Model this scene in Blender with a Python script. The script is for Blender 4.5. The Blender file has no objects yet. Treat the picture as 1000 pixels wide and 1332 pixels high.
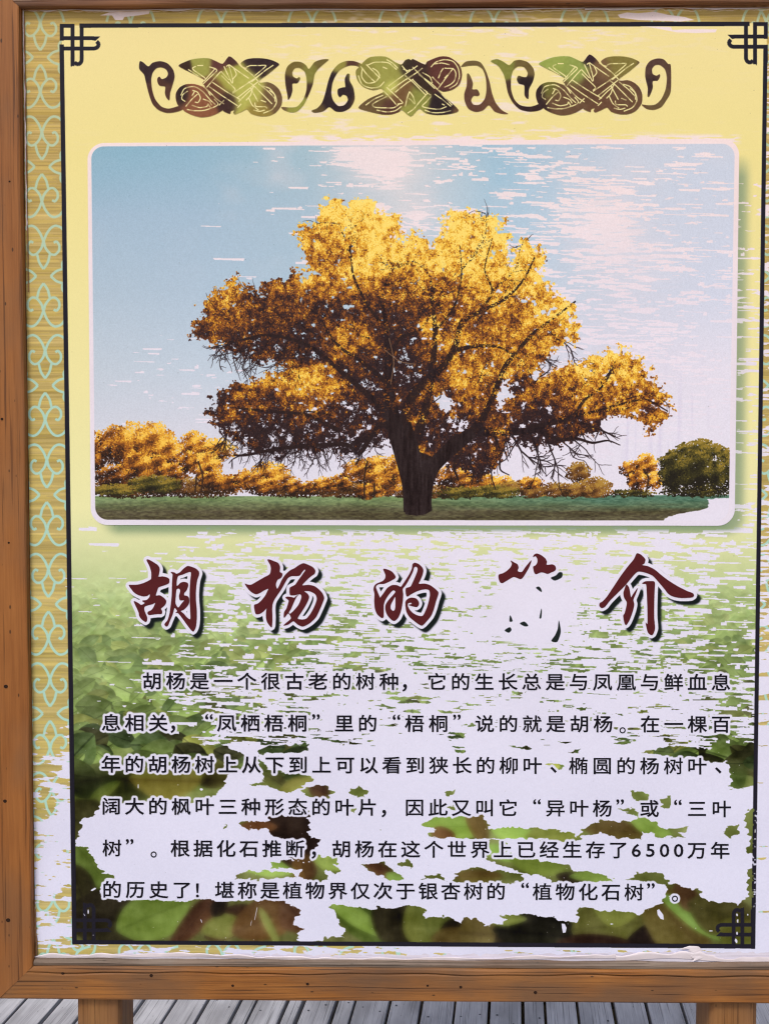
import bpy, bmesh, math, random
import numpy as np
from mathutils import Vector, Matrix

# ---------------------------------------------------------------- camera, sky, sun, exposure
scene = bpy.context.scene
col = scene.collection
F_PX = 1265.0                                   # focal length in units of a 1000 x 1332 frame
CAM_ROT = (1.5312, -0.0002, 0.0111)
CAM_LOC = (-0.0281, -1.6273, 0.745+0.8053)
cd = bpy.data.cameras.new('camera'); cam = bpy.data.objects.new('camera', cd); col.objects.link(cam)
cam.location = CAM_LOC; cam.rotation_euler = CAM_ROT
cd.sensor_fit = 'VERTICAL'; cd.sensor_height = 36.0; cd.sensor_width = 27.0; cd.lens = 36.0*F_PX/1332.0
cd.clip_start = 0.05; cd.clip_end = 3000
scene.camera = cam
SUN_EL, SUN_AZ = math.radians(56), math.radians(205)      # azimuth clockwise from +Y: high, behind the viewer's left shoulder
world = bpy.data.worlds.new('World'); scene.world = world; world.use_nodes = True
nt = world.node_tree; nt.nodes.clear()
sky = nt.nodes.new('ShaderNodeTexSky'); sky.sky_type = 'NISHITA'; sky.sun_disc = False
sky.sun_elevation = SUN_EL; sky.sun_rotation = SUN_AZ; sky.air_density = 1.0; sky.dust_density = 4.0; sky.ozone_density = 1.0
bg = nt.nodes.new('ShaderNodeBackground'); bg.inputs[1].default_value = 0.12
wo = nt.nodes.new('ShaderNodeOutputWorld'); nt.links.new(sky.outputs[0], bg.inputs[0]); nt.links.new(bg.outputs[0], wo.inputs[0])
sl = bpy.data.lights.new('sun', 'SUN'); sl.energy = 1.4; sl.angle = math.radians(14); sl.color = (0.985, 0.975, 0.92)
so = bpy.data.objects.new('sun', sl); col.objects.link(so)
sd = Vector((math.sin(SUN_AZ)*math.cos(SUN_EL), math.cos(SUN_AZ)*math.cos(SUN_EL), math.sin(SUN_EL)))
so.location = sd*20; so.rotation_euler = (-sd).to_track_quat('-Z', 'Y').to_euler()
scene.view_settings.view_transform = 'Standard'; scene.view_settings.look = 'None'
scene.cycles.pixel_filter_type = 'BLACKMAN_HARRIS'; scene.cycles.filter_width = 1.15
scene.view_settings.gamma = 1.0; scene.view_settings.exposure = 0.32

# board plane <-> drawing grid (the drawing grid is the 1000 x 1332 layout the print was measured on)
CM = np.array(cam.rotation_euler.to_matrix()); CL = np.array(CAM_LOC)
def to_grid(Pw):
    c = (np.asarray(Pw, float)-CL)@CM
    return np.stack([500+F_PX*c[..., 0]/-c[..., 2], 666-F_PX*c[..., 1]/-c[..., 2]], -1)
def ray(px, py):
    d = np.stack([(np.asarray(px, float)-500)/F_PX, -(np.asarray(py, float)-666)/F_PX, -np.ones_like(np.asarray(px, float))], -1)
    return d@CM.T
def on_board(px, py, y=0.0):
    d = ray(px, py); t = (y-CL[1])/d[..., 1]
    p = CL+d*t[..., None]; return p[..., 0], p[..., 2]
def on_deck(px, py, z=0.0):
    d = ray(px, py); t = (z-CL[2])/d[..., 2]
    p = CL+d*t[..., None]; return p[..., 0], p[..., 1]
DUMP = None
PRINT_GAIN = 1.0
# ---------------------------------------------------------------- flat print, painted procedurally
S = 2.0                       # print pixels per unit of the drawing grid
AX0, AX1, AY0, AY1 = 0, 1080, -10, 1285
AW, AH = int((AX1-AX0)*S), int((AY1-AY0)*S)
rng = np.random.default_rng(7)

def box1(a, r, axis):
    if r < 1: return a
    a = np.moveaxis(a, axis, 0)
    p = np.concatenate([np.repeat(a[:1], r+1, 0), a, np.repeat(a[-1:], r, 0)], 0)
    c = np.cumsum(p, 0, dtype=np.float64)
    o = ((c[2*r+1:] - c[:-2*r-1])/(2*r+1)).astype(np.float32)
    return np.moveaxis(o, 0, axis)
def blur(a, rx, ry=None, n=2):
    ry = rx if ry is None else ry
    for _ in range(n): a = box1(box1(a, int(round(rx)), 1), int(round(ry)), 0)
    return a
def lerp_up(g, h, w):
    gy = np.linspace(0, g.shape[0]-1.001, h); gx = np.linspace(0, g.shape[1]-1.001, w)
    iy = gy.astype(int); ix = gx.astype(int); fy = (gy-iy).astype(np.float32)[:, None]; fx = (gx-ix).astype(np.float32)
    if g.ndim == 3: fy = fy[..., None]; fx = fx[:, None]
    r = g[iy]*(1-fy) + g[iy+1]*fy
    return r[:, ix]*(1-fx) + r[:, ix+1]*fx
def noise(sx, sy, seed, h=None, w=None, oct=1, smooth=True):
    """value noise, cell size in drawing units, roughly 0..1"""
    h = h or AH; w = w or AW
    r = np.random.default_rng(seed); out = 0; tot = 0; amp = 1
    for o in range(oct):
        gh = max(2, int(h/(sy*S))+3); gw = max(2, int(w/(sx*S))+3)
        g = r.random((gh, gw)).astype(np.float32)
        gy = np.arange(h)/(sy*S); gx = np.arange(w)/(sx*S)
        iy = np.minimum(gy.astype(int), gh-2); ix = np.minimum(gx.astype(int), gw-2)
        fy = np.clip(gy-iy, 0, 1).astype(np.float32)[:, None]; fx = np.clip(gx-ix, 0, 1).astype(np.float32)
        if smooth: fy = fy*fy*(3-2*fy); fx = fx*fx*(3-2*fx)
        t = g[iy]*(1-fy)+g[iy+1]*fy
        out = out + amp*(t[:, ix]*(1-fx)+t[:, ix+1]*fx); tot += amp
        amp *= .5; sx /= 2; sy /= 2
    return out/tot
def smoothline(P, k=5, closed=True):
    P = np.asarray(P, float)
    if closed: A, B, C, D = np.roll(P, 1, 0), P, np.roll(P, -1, 0), np.roll(P, -2, 0)
    else:
        Q = np.vstack([2*P[0]-P[1], P, 2*P[-1]-P[-2]]); A, B, C, D = Q[:-3], Q[1:-2], Q[2:-1], Q[3:]
    t = (np.arange(k)/k)[None, :, None]
    A, B, C, D = A[:, None], B[:, None], C[:, None], D[:, None]
    # slightly tightened Catmull-Rom keeps brush corners crisp
    T = .4
    m1 = T*(C-A); m2 = T*(D-B)
    o = (2*t**3-3*t**2+1)*B+(t**3-2*t**2+t)*m1+(-2*t**3+3*t**2)*C+(t**3-t**2)*m2
    o = o.reshape(-1, 2)
    return o if closed else np.vstack([o, P[-1:]])
def poly_mask(M, P, val=1.0, sub=3):
    """accumulate anti-aliased coverage of polygon P (drawing units) into mask M (max)"""
    P = (np.asarray(P, float)-[AX0, AY0])*S
    y0 = max(0, int(P[:, 1].min())-1); y1 = min(AH, int(P[:, 1].max())+2)
    x0 = max(0, int(P[:, 0].min())-1); x1 = min(AW, int(P[:, 0].max())+2)
    if y1 <= y0 or x1 <= x0: return
    w = x1-x0; acc = np.zeros((y1-y0, w+2), np.float64)
    A = P; B = np.roll(P, -1, 0)
    for r in range((y1-y0)*sub):
        y = y0+(r+.5)/sub
        k = ((A[:, 1] <= y) != (B[:, 1] <= y))
        if not k.any(): continue
        a, b = A[k], B[k]
        xs = np.sort(a[:, 0]+(y-a[:, 1])/(b[:, 1]-a[:, 1])*(b[:, 0]-a[:, 0]))-x0
        xs = np.clip(xs, 0, w); row = acc[r//sub]
        sg = 1.0
        for x in xs:
            i = int(x); f = x-i
            row[i] += sg*(1-f)/sub; row[i+1] += sg*f/sub; sg = -sg
    c = np.clip(np.cumsum(acc, 1)[:, :w], 0, 1)*val
    v = M[y0:y1, x0:x1]; np.maximum(v, c, out=v)
def line_poly(P, wd):
    P = np.asarray(P, float); wd = np.broadcast_to(np.asarray(wd, float), (len(P),))
    d = np.gradient(P, axis=0); d /= np.maximum(np.linalg.norm(d, axis=1, keepdims=True), 1e-6)
    n = np.stack([-d[:, 1], d[:, 0]], 1)*wd[:, None]/2
    return np.vstack([P+n, (P-n)[::-1]])
def stroke(M, P, wd, val=1.0, smooth=True):
    P = np.asarray(P, float)
    if smooth and len(P) > 2:
        n0 = len(P); P2 = smoothline(P, 5, False)
        wd = np.interp(np.linspace(0, 1, len(P2)), np.linspace(0, 1, n0), np.broadcast_to(wd, (n0,))) if np.ndim(wd) else wd
        P = P2
    wa = np.broadcast_to(np.asarray(wd, float), (len(P),))
    for i in range(len(P)-1):
        a, b = P[i], P[i+1]; d = b-a; L = np.hypot(*d)
        if L < 1e-6: continue
        d = d/L; n = np.array([-d[1], d[0]]); e = d*.25
        poly_mask(M, [a-e+n*wa[i]/2, b+e+n*wa[i+1]/2, b+e-n*wa[i+1]/2, a-e-n*wa[i]/2], val, 2)
def comp(img, M, col):
    ys = np.flatnonzero(M.max(1) > .002)
    if not len(ys): return
    a, b = ys[0], ys[-1]+1
    m = M[a:b, :, None]
    c = col[a:b] if isinstance(col, np.ndarray) and col.ndim == 3 else np.array(col, np.float32)
    img[a:b] = img[a:b]*(1-m)+c*m
def newmask(): return np.zeros((AH, AW), np.float32)
def stamps(img, x, y, L, w, ang, col, rgn=None):
    """paint many small opaque lens-shaped leaves at once; later ones on top (all arrays)"""
    n = len(x)
    if n == 0: return
    R = int(np.ceil(L.max()*S/2))+1
    oy, ox = np.mgrid[-R:R+1, -R:R+1]; ox = ox.ravel(); oy = oy.ravel()
    px = (x-AX0)*S; py = (y-AY0)*S
    for s in range(0, n, 20000):
        sl = slice(s, min(n, s+20000))
        ix = np.round(px[sl]).astype(int)[:, None]+ox; iy = np.round(py[sl]).astype(int)[:, None]+oy
        dx = ix-px[sl][:, None]; dy = iy-py[sl][:, None]
        ca, sa = np.cos(ang[sl])[:, None], np.sin(ang[sl])[:, None]
        u = (dx*ca+dy*sa)/(L[sl][:, None]*S/2); v = (-dx*sa+dy*ca)/(w[sl][:, None]*S/2)
        k = (np.abs(v) <= 1-u*u) & (np.abs(u) < 1) & (ix >= 0) & (ix < AW) & (iy >= 0) & (iy < AH)
        if rgn is not None: k &= rgn[np.clip(iy, 0, AH-1), np.clip(ix, 0, AW-1)] > .5
        img[iy[k], ix[k]] = np.broadcast_to(col[sl][:, None, :], k.shape+(3,))[k]
def grid_field(xs, ys, V):
    """bilinear field from hand-set control values"""
    X = AX0+(np.arange(AW)+.5)/S; Y = AY0+(np.arange(AH)+.5)/S
    V = np.asarray(V, float)
    rows = np.stack([np.interp(X, xs, r) for r in V])
    iy = np.clip(np.searchsorted(ys, Y)-1, 0, len(ys)-2); ys = np.asarray(ys, float)
    f = np.clip((Y-ys[iy])/(ys[iy+1]-ys[iy]), 0, 1)[:, None]
    return (rows[iy]*(1-f)+rows[iy+1]*f).astype(np.float32)
def col_ramp(t, stops):
    t = np.asarray(t); ks = [s[0] for s in stops]
    return np.stack([np.interp(t, ks, [s[1][c] for s in stops]) for c in range(3)], -1).astype(np.float32)
def rbf(pts, h0, h1, x0, x1):
    """soft blend of coloured spots over a window in drawing units"""
    Y, X = np.mgrid[int((h0-AY0)*S):int((h1-AY0)*S), int((x0-AX0)*S):int((x1-AX0)*S)]
    X = X/S+AX0; Y = Y/S+AY0
    num = 0; den = 1e-6
    for x, y, r, c in pts:
        w = np.exp(-((X-x)**2+(Y-y)**2)/(2*(r*.62)**2))**1.0
        w = w + 1e-4/(1+((X-x)**2+(Y-y)**2)/400)
        num = num+w[..., None]*np.array(c, float); den = den+w
    return (num/den[..., None]).astype(np.float32)

# ---- hand-drawn outlines (each list is in its own enlarged grid: origin x, origin y, units per drawing unit)
def P(s): 
    v = [float(q) for q in s.replace(';', ' ').replace(',', ' ').split()]
    return np.array(v).reshape(-1, 2)
TITLE = [
 (160, 715, 8.333, ['258,112 280,108 330,135 375,165 398,200 395,250 387,293 430,290 475,300 503,320 500,360 470,378 420,395 385,410 370,450 357,497 400,495 440,520 468,550 465,585 440,615 412,640 425,665 420,695 380,697 330,702 285,708 268,690 275,672 310,655 335,620 353,575 320,590 270,603 236,618 232,650 245,690 262,730 262,770 245,782 205,755 180,720 172,680 150,630 120,562 135,562 170,580 200,600 240,578 215,562 215,552 260,545 290,512 293,480 265,500 220,505 170,492 125,465 95,430 65,385 95,382 160,380 230,360 300,325 310,290 308,240 290,180',
   '520,243 560,248 580,262 620,245 660,205 700,178 740,185 790,205 822,235 825,270 805,330 795,400 790,480 792,560 800,650 800,760 790,840 765,885 740,870 700,820 650,750 600,688 575,685 575,680 590,665 560,630 540,700 510,770 490,820 470,832 452,815 460,795 485,765 505,700 520,600 530,500 533,400 538,300 540,268'],
  ['600,285 650,268 735,240 732,330 725,450 725,550 730,650 732,750 700,740 655,690 625,665 660,650 700,610 718,575 715,520 690,500 665,495 665,470 690,440 708,390 700,360 660,350 625,360 600,385 583,390 585,330',
   '582,430 612,422 622,450 610,500 617,545 640,548 665,550 640,580 600,628 570,580 573,500']),
 (315, 715, 8.333, ['275,110 300,108 345,125 390,145 410,185 408,240 432,255 435,280 420,305 385,325 368,360 366,390 380,425 400,395 430,330 470,270 520,225 570,200 620,165 665,148 710,162 765,190 792,225 785,260 750,285 710,320 650,385 720,382 780,395 830,430 870,475 888,525 870,580 840,650 800,730 740,790 690,820 650,832 600,810 555,775 500,810 450,822 470,800 530,745 500,690 455,738 455,680 480,640 500,580 505,550 470,520 490,510 540,515 562,522 590,500 620,480 570,493 520,490 515,440 520,410 575,380 610,330 650,275 686,222 672,217 645,250 625,278 590,285 540,285 505,300 480,330 430,420 390,480 350,540 330,590 325,650 328,740 322,838 300,825 270,780 258,720 262,660 265,635 230,670 190,695 150,697 135,650 132,600 170,585 210,550 250,500 275,450 285,422 240,440 190,470 150,482 110,465 70,430 30,370 60,378 100,380 170,340 240,300 300,265 312,210 305,165'],
  ['672,450 730,450 790,480 810,530 790,600 750,680 700,745 650,758 600,745 640,680 690,600 725,520 710,480',
   '622,482 642,495 640,530 610,600 560,660 520,695 505,680 530,640 560,570 590,510']),
 (475, 715, 8.333, ['195,210 240,215 290,240 325,285 322,310 280,335 240,355 200,370 150,372 120,390 115,410 130,450 160,520 170,510 200,470 240,415 290,385 340,385 385,402 410,370 450,310 480,260 505,205 512,160 535,142 575,155 610,185 628,220 620,270 595,330 580,370 640,368 700,385 750,420 790,460 785,500 765,560 740,650 710,720 660,780 620,820 590,815 540,780 480,730 445,670 435,600 438,560 460,535 500,520 550,530 578,565 580,595 560,620 530,618 470,600 500,590 500,575 465,580 460,610 480,650 520,690 570,715 620,718 650,670 680,590 700,500 695,445 670,430 620,432 560,450 500,480 455,508 440,480 440,420 490,400 520,340 555,260 568,210 555,185 530,190 515,240 480,310 440,380 405,425 410,480 405,560 390,650 360,730 320,770 285,760 240,710 218,650 220,600 250,550 290,505 320,470 325,450 300,440 260,480 220,540 200,600 200,700 195,735 175,738 130,700 105,640 98,560 100,480 90,430 100,390 130,365 190,340 215,310 218,270'],
  ['325,510 327,600 320,650 300,665 275,640 275,600 300,550']),
 (635, 715, 8.333, ['240,118 280,140 315,160 325,195 315,225 330,240 365,240 400,190 465,115 440,190 400,260 370,305 345,318 310,305 275,295 240,310 190,340 150,362 125,350 108,300 115,270 160,255 200,230 240,190 255,150',
   '483,80 495,55 525,42 570,60 615,95 632,130 630,165 690,160 720,175 730,205 715,230 680,245 640,262 600,248 565,245 520,265 500,255 490,225 485,185 510,170 530,140 530,100 510,70'], []),
 (770, 705, 6.667, ['385,100 420,110 458,150 450,185 430,200 480,210 540,240 600,290 660,335 740,385 820,425 870,445 880,465 860,480 780,485 710,475 660,450 620,400 560,330 520,290 460,265 400,255 370,275 330,320 280,380 220,440 150,510 110,560 80,572 62,555 65,530 90,515 130,470 190,380 250,290 310,210 360,150',
   '295,370 315,390 325,430 335,480 355,450 392,400 375,450 355,500 362,540 350,600 320,680 293,720 278,700 268,640 280,620 295,560 298,520 275,480 270,440 282,400',
   '432,358 460,342 500,340 540,348 538,430 535,550 535,650 542,750 525,800 505,805 480,780 462,700 478,710 478,600 475,500 470,400 465,365 440,362'], []),
]
TITLE_SCRAPS = ['675,305 730,280 765,245 800,250 795,300 720,335', '515,415 545,400 570,425 575,460', '572,640 578,670 572,740 552,740', '235,710 262,770 245,782 228,775',
  '340,800 390,780 432,825 390,830', '175,875 230,840 250,870 220,900', '762,765 780,850 780,910 745,1000 680,990 720,930 750,860']
SWIRLS = [
 (170, 60, '75,125 100,130 145,165 180,135 240,122 300,140 345,190 358,250 340,320 322,380 315,440 290,415 280,380 282,330 240,322 222,300 218,265 235,248 255,268 290,255 305,225 290,190 250,172 210,180 180,215 168,270 175,350 200,430 250,490 310,508 380,490 430,478 430,512 370,535 300,543 230,520 180,470 150,390 125,290 110,230 72,185'),
 (310, 60, '380,230 400,165 450,128 510,130 550,155 575,185 620,130 680,108 735,108 700,140 650,185 620,230 605,310 570,400 530,480 480,530 430,540 370,520 350,495 420,498 480,490 530,430 555,350 555,270 540,210 500,178 460,180 440,210 445,245 475,262 495,250 503,265 480,300 440,305 440,360 425,410 405,437 400,400 385,320'),
 (310, 60, '595,525 640,505 680,460 705,390 730,290 760,210 810,150 870,122 940,122 1010,150 1090,215 1140,262 1120,280 1060,240 1000,185 960,160 900,158 830,190 790,240 765,300 755,380 770,440 810,485 860,480 890,440 880,405 850,395 825,415 808,390 810,350 850,335 870,330 865,270 885,225 905,230 905,280 935,340 945,430 910,500 850,532 790,530 740,495 690,530 620,542'),
 (590, 60, '62,160 100,125 170,118 220,135 260,200 290,290 310,380 340,460 390,520 442,550 390,550 330,530 285,480 240,520 180,535 120,510 90,450 85,390 105,320 108,225 130,235 155,300 150,350 190,352 210,390 195,405 160,405 140,440 160,475 210,475 250,430 265,360 260,260 235,190 190,158 130,158 65,168'),
 (590, 60, '300,122 350,105 400,125 450,155 490,120 540,112 600,130 645,180 655,230 640,290 610,350 605,428 575,400 572,320 530,305 512,270 525,240 560,250 590,250 600,215 570,170 520,165 480,200 465,260 465,350 490,430 540,480 620,492 690,470 740,430 820,370 850,390 770,470 700,520 620,532 540,515 480,460 440,380 420,280 400,220 360,160'),
 (730, 60, '650,475 700,480 760,475 810,430 845,350 855,260 840,190 800,155 760,155 735,185 740,225 770,240 795,228 800,245 780,280 740,285 740,340 715,405 698,408 700,340 680,250 685,170 720,120 780,100 830,108 865,145 887,160 887,365 850,440 810,495 750,518 690,510'),
]
KNOT_A = '390,160 440,130 500,108 570,98 640,100 700,125 750,143 800,83 850,115 885,155 925,185 950,175 915,165 895,138 940,108 1000,98 1080,100 1150,115 1207,145 1180,175 1120,225 1040,285 1060,297 1110,292 1160,310 1205,350 1230,410 1225,480 1180,540 1120,568 1050,570 980,550 945,515 900,535 850,555 835,540 845,520 815,530 808,552 750,525 770,508 700,550 640,572 570,578 500,560 440,530 420,505 385,480 368,430 370,380 400,335 450,310 520,308 590,330 605,325 585,300 600,275 540,240 470,205'
KNOT_A_ETCH = ['410,400 440,345 520,330 590,372 650,440 690,475', '560,300 640,370 700,430 760,470', '1075,325 1130,345 1175,400 1185,460 1150,515 1080,545', '960,290 1000,330 940,390 880,450', '1110,185 1050,235 985,290', '740,240 790,290 850,350 830,375', '500,405 520,370', '590,430 640,450 660,480', '960,420 990,480 1040,520', '840,180 860,230 830,270', '470,190 560,250', '1060,440 1100,455', '530,165 505,178 520,200 600,255 610,272', '545,158 590,158', '640,168 690,185 700,202 650,250 585,312', '690,180 600,282', '730,210 680,265 620,335', '660,290 780,370 900,440', '640,330 740,400 870,485', '735,205 800,275', '760,165 790,230 825,300 830,270 800,160 780,165', '830,383 1000,270 1100,195 1160,155', '870,420 1010,310 1090,250',
 '800,150 870,200 960,262', '880,150 990,235 1040,290', '465,365 425,395 418,430 445,450', '505,360 545,375 568,420 550,458 525,455', '450,490 500,430 545,390', '460,515 520,525 600,522 680,495 712,470 680,430', '500,480 560,500 620,490 630,470 650,500', '610,340 650,400', '1000,320 1080,400 1150,470', '1040,305 1120,370 1172,425',
 '975,340 1000,385 1035,450', '1130,360 1170,395 1175,450', '1010,460 1020,490 1090,492 1110,505', '1000,520 1050,530 1090,520', '720,480 760,440', '940,440 975,400 990,350', '900,470 870,500', '945,170 975,158 1040,158 1100,158 1070,190 1010,240']
KNOT_B = '140,130 200,88 320,85 400,130 450,150 480,115 510,105 530,115 545,105 640,150 660,125 760,85 840,90 920,150 942,230 920,310 860,355 790,370 745,350 820,430 915,520 850,550 740,560 650,545 600,510 570,530 525,572 455,520 430,535 370,555 290,555 180,530 100,500 180,430 300,375 285,345 220,358 140,330 90,270 80,200 120,160'
KNOT_B_ETCH = ['100,240 130,310 200,340 270,330 310,290', '330,110 380,140 420,180', '690,170 730,130 800,110 870,125 910,180 920,250 895,310 840,345', '250,520 330,535 400,525 450,490', '640,520 700,540 780,540 850,525', '480,240 540,290 600,350 650,400', '620,180 560,225 490,270', '700,250 760,310', '160,480 230,430 300,400', '720,390 790,440 850,490', '840,220 800,260', '130,190 128,250 170,300 240,290 272,240 250,200 215,180', '120,165 170,230 235,292', '165,150 220,205 275,260', '175,155 240,130 340,135 380,165 410,190', '300,170 335,185', '345,325 470,235 580,160', '365,355 480,275 590,205', '400,375 480,310 545,268', '300,360 360,420 410,478', '330,335 400,400 460,460 420,470', '540,272 600,330 660,375', '540,170 640,270 720,345', '590,230 700,310 740,350 860,480', '455,160 500,215', '465,185 500,200 520,190',
 '330,410 250,450 215,475 235,497 320,502 390,500 440,465', '515,370 500,410 480,490', '515,370 545,410 560,470 530,440 510,425', '665,380 600,450 550,510 500,545', '690,410 650,455 620,490 690,508 760,512 815,492', '800,480 780,470', '715,145 780,138 840,152', '790,180 770,210 750,260', '870,180 810,260 740,355', '800,180 870,185 892,225 880,280 850,310 800,335', '650,375 690,400', '690,300 710,320', '620,215 680,250 700,300']
ORN_SPOTS = [(186,95,9,(52,34,38)),(200,120,10,(78,48,40)),(225,92,9,(62,40,40)),(220,130,12,(84,54,42)),(237,86,7,(60,40,30)),(264,80,9,(156,156,74)),(284,82,8,(95,55,50)),(236,125,8,(40,28,28)),(257,133,14,(138,86,58)),(300,77,6,(72,42,38)),(300,104,12,(168,166,74)),(280,118,10,(104,66,46)),(320,118,16,(184,182,88)),(296,130,9,(60,36,34)),(345,82,13,(48,32,34)),(354,96,6,(120,110,50)),(357,124,12,(110,84,56)),(335,144,10,(150,130,60)),(383,88,9,(116,100,48)),(375,112,9,(60,40,34)),(383,126,6,(44,30,28)),(402,96,9,(132,128,58)),(402,118,7,(66,44,34)),(393,140,10,(150,150,66)),(420,80,8,(110,96,48)),(410,142,8,(96,78,44)),(432,118,16,(44,30,34)),(440,82,8,(150,142,66)),(458,84,6,(84,52,44)),(474,98,12,(140,134,62)),(505,92,16,(156,154,74)),(528,88,8,(50,36,30)),(510,112,7,(202,202,104)),(545,92,9,(60,40,34)),(550,108,8,(54,38,28)),(524,120,10,(116,84,52)),(540,126,9,(140,142,66)),(575,90,14,(92,52,44)),(590,104,12,(98,58,48)),(585,136,12,(42,30,32)),(594,144,6,(130,96,60)),(480,136,12,(104,82,50)),(505,145,8,(88,56,44)),(534,148,8,(150,150,70)),(612,88,10,(110,92,56)),(622,112,9,(100,74,52)),(612,130,12,(96,64,50)),(645,136,10,(104,72,52)),(655,88,9,(130,132,60)),(682,88,9,(110,92,52)),(684,108,7,(40,28,28)),(664,120,9,(74,52,40)),(692,142,12,(52,34,34)),(720,84,13,(152,166,80)),(745,92,13,(146,160,80)),(700,118,7,(48,32,32)),(715,114,9,(112,110,48)),(735,124,16,(104,76,54)),(765,76,7,(52,34,38)),(782,90,10,(120,92,62)),(805,84,12,(130,118,58)),(770,112,12,(96,68,48)),(810,124,16,(104,76,54)),(788,140,12,(104,72,52)),(845,90,9,(84,60,52)),(842,108,9,(60,42,40)),(868,100,10,(90,66,52)),(862,132,12,(104,84,54))]
CROWN = '248,430 262,405 275,385 292,372 303,357 320,375 335,385 345,370 365,360 372,368 385,353 397,362 402,350 398,335 390,318 384,305 392,295 410,290 415,275 430,262 440,254 455,268 470,257 485,262 490,275 515,280 522,300 526,322 535,302 548,308 560,318 573,300 580,280 600,268 620,280 650,285 658,300 656,330 668,345 672,318 680,310 705,325 706,350 718,370 722,390 742,396 748,425 755,440 720,455 702,470 688,492 715,487 733,472 750,474 770,466 782,456 805,452 825,460 836,482 858,500 862,515 874,535 860,545 850,562 838,562 833,545 812,540 782,545 778,560 740,572 700,580 665,572 650,590 645,612 630,622 600,615 572,600 500,575 480,585 440,592 400,584 360,594 325,586 302,572 280,552 268,537 275,515 300,502 330,495 360,484 376,474 350,468 322,466 302,461 290,450 270,440'
CROWN_LIGHT = [(450,285,38,1.0),(490,300,34,.98),(505,335,28,.9),(440,320,30,.72),(420,300,18,.75),(470,360,30,.78),(430,365,26,.62),(300,398,34,.5),(280,415,20,.42),(345,385,26,.34),(370,400,26,.36),(260,425,14,.3),(330,430,30,.18),(395,375,14,.55),(430,400,18,.15),(400,430,28,.22),(452,435,22,.66),(420,425,12,.6),(470,400,24,.3),(500,400,26,.34),(535,325,22,.9),(560,350,30,.82),(545,385,26,.5),(520,360,18,.4),(600,290,24,.98),(630,315,30,.96),(600,340,26,.88),(640,360,26,.84),(580,385,26,.45),(615,400,30,.5),(590,420,20,.6),(690,330,14,.92),(700,370,20,.9),(660,400,26,.62),(700,415,26,.75),(740,425,20,.8),(640,440,26,.55),(600,445,24,.58),(560,425,12,.75),(520,430,20,.25),(530,470,26,.2),(575,460,16,.5),(380,505,24,.66),(400,515,26,.7),(430,505,20,.5),(350,510,26,.42),(315,520,20,.36),(285,520,16,.25),(300,545,20,.22),(450,520,24,.26),(470,490,26,.18),(480,530,22,.1),(360,552,30,.08),(420,562,34,.04),(320,575,22,.06),(470,565,26,.05),(625,490,24,.74),(645,470,20,.7),(610,520,26,.38),(640,520,26,.42),(560,510,14,.42),(545,550,12,.3),(575,540,16,.3),(600,560,20,.1),(690,520,22,.4),(720,500,20,.55),(740,525,24,.5),(755,495,22,.7),(790,475,26,.85),(820,485,18,.74),(800,510,20,.6),(845,520,16,.6),(868,530,8,.55),(845,550,12,.5),(700,545,24,.14),(740,555,24,.16),(770,550,18,.3),(670,500,12,.34),(620,600,22,.18),(640,600,14,.3),(600,595,20,.1)]
LIMBS = [([(540,665),(537,630),(528,595),(514,556),(506,520),(506,480),(504,440),(500,410),(494,385)],[30,28,28,22,17,11,8,6,4]),
 ([(553,662),(556,630),(566,605),(592,580),(615,562),(650,562),(690,560),(730,545),(780,535),(825,531)],[14,15,16,17,14,10,9,6,4,2]),
 ([(530,600),(545,560),(556,520),(562,480),(566,430),(562,390),(566,370)],[18,14,10,9,7,5,3]),
 ([(520,560),(540,510),(575,478),(592,450),(600,420),(625,405),(655,390),(680,365),(695,335)],[16,12,9,8,7,5,4,3,2]),
 ([(590,456),(620,450),(650,452),(680,470)],[6,5,3,2]),
 ([(600,575),(630,540),(655,480),(668,462),(692,435),(722,412),(748,392)],[12,9,7,6,5,3,2]),
 ([(510,545),(480,515),(440,480),(407,453),(375,440),(340,436),(300,446)],[10,8,6,5,4,3,2]),
 ([(514,562),(494,552),(468,590),(450,578),(400,580),(360,584),(320,592),(304,592)],[8,7,5,5,5,5,3,2]),
 ([(506,500),(470,470),(440,450),(420,420)],[7,5,4,2]),([(440,560),(400,540),(350,535),(300,530)],[6,5,4,2]),
 ([(506,470),(520,440),(545,430),(560,410)],[6,5,3,2]),([(690,555),(740,545),(760,520),(785,500),(800,470)],[6,5,4,3,1.5]),
 ([(770,536),(810,525),(840,520),(868,535)],[3,3,2,1.5]),([(620,410),(640,380),(630,350),(640,310)],[4,3,2,1]),
 ([(505,430),(480,400),(460,360),(455,320)],[5,4,3,2]),([(566,430),(590,400),(600,360),(598,320)],[4,3,2,1]),
 ([(640,562),(650,585),(650,610),(662,618)],[4,3,2,1]),([(600,585),(590,605),(596,625)],[6,4,2]),([(700,560),(728,572),(748,570),(770,576),(790,573),(806,579)],[6,5,4,3,2,1]),([(735,545),(770,555),(800,568)],[3,3,1.5])]
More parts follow.
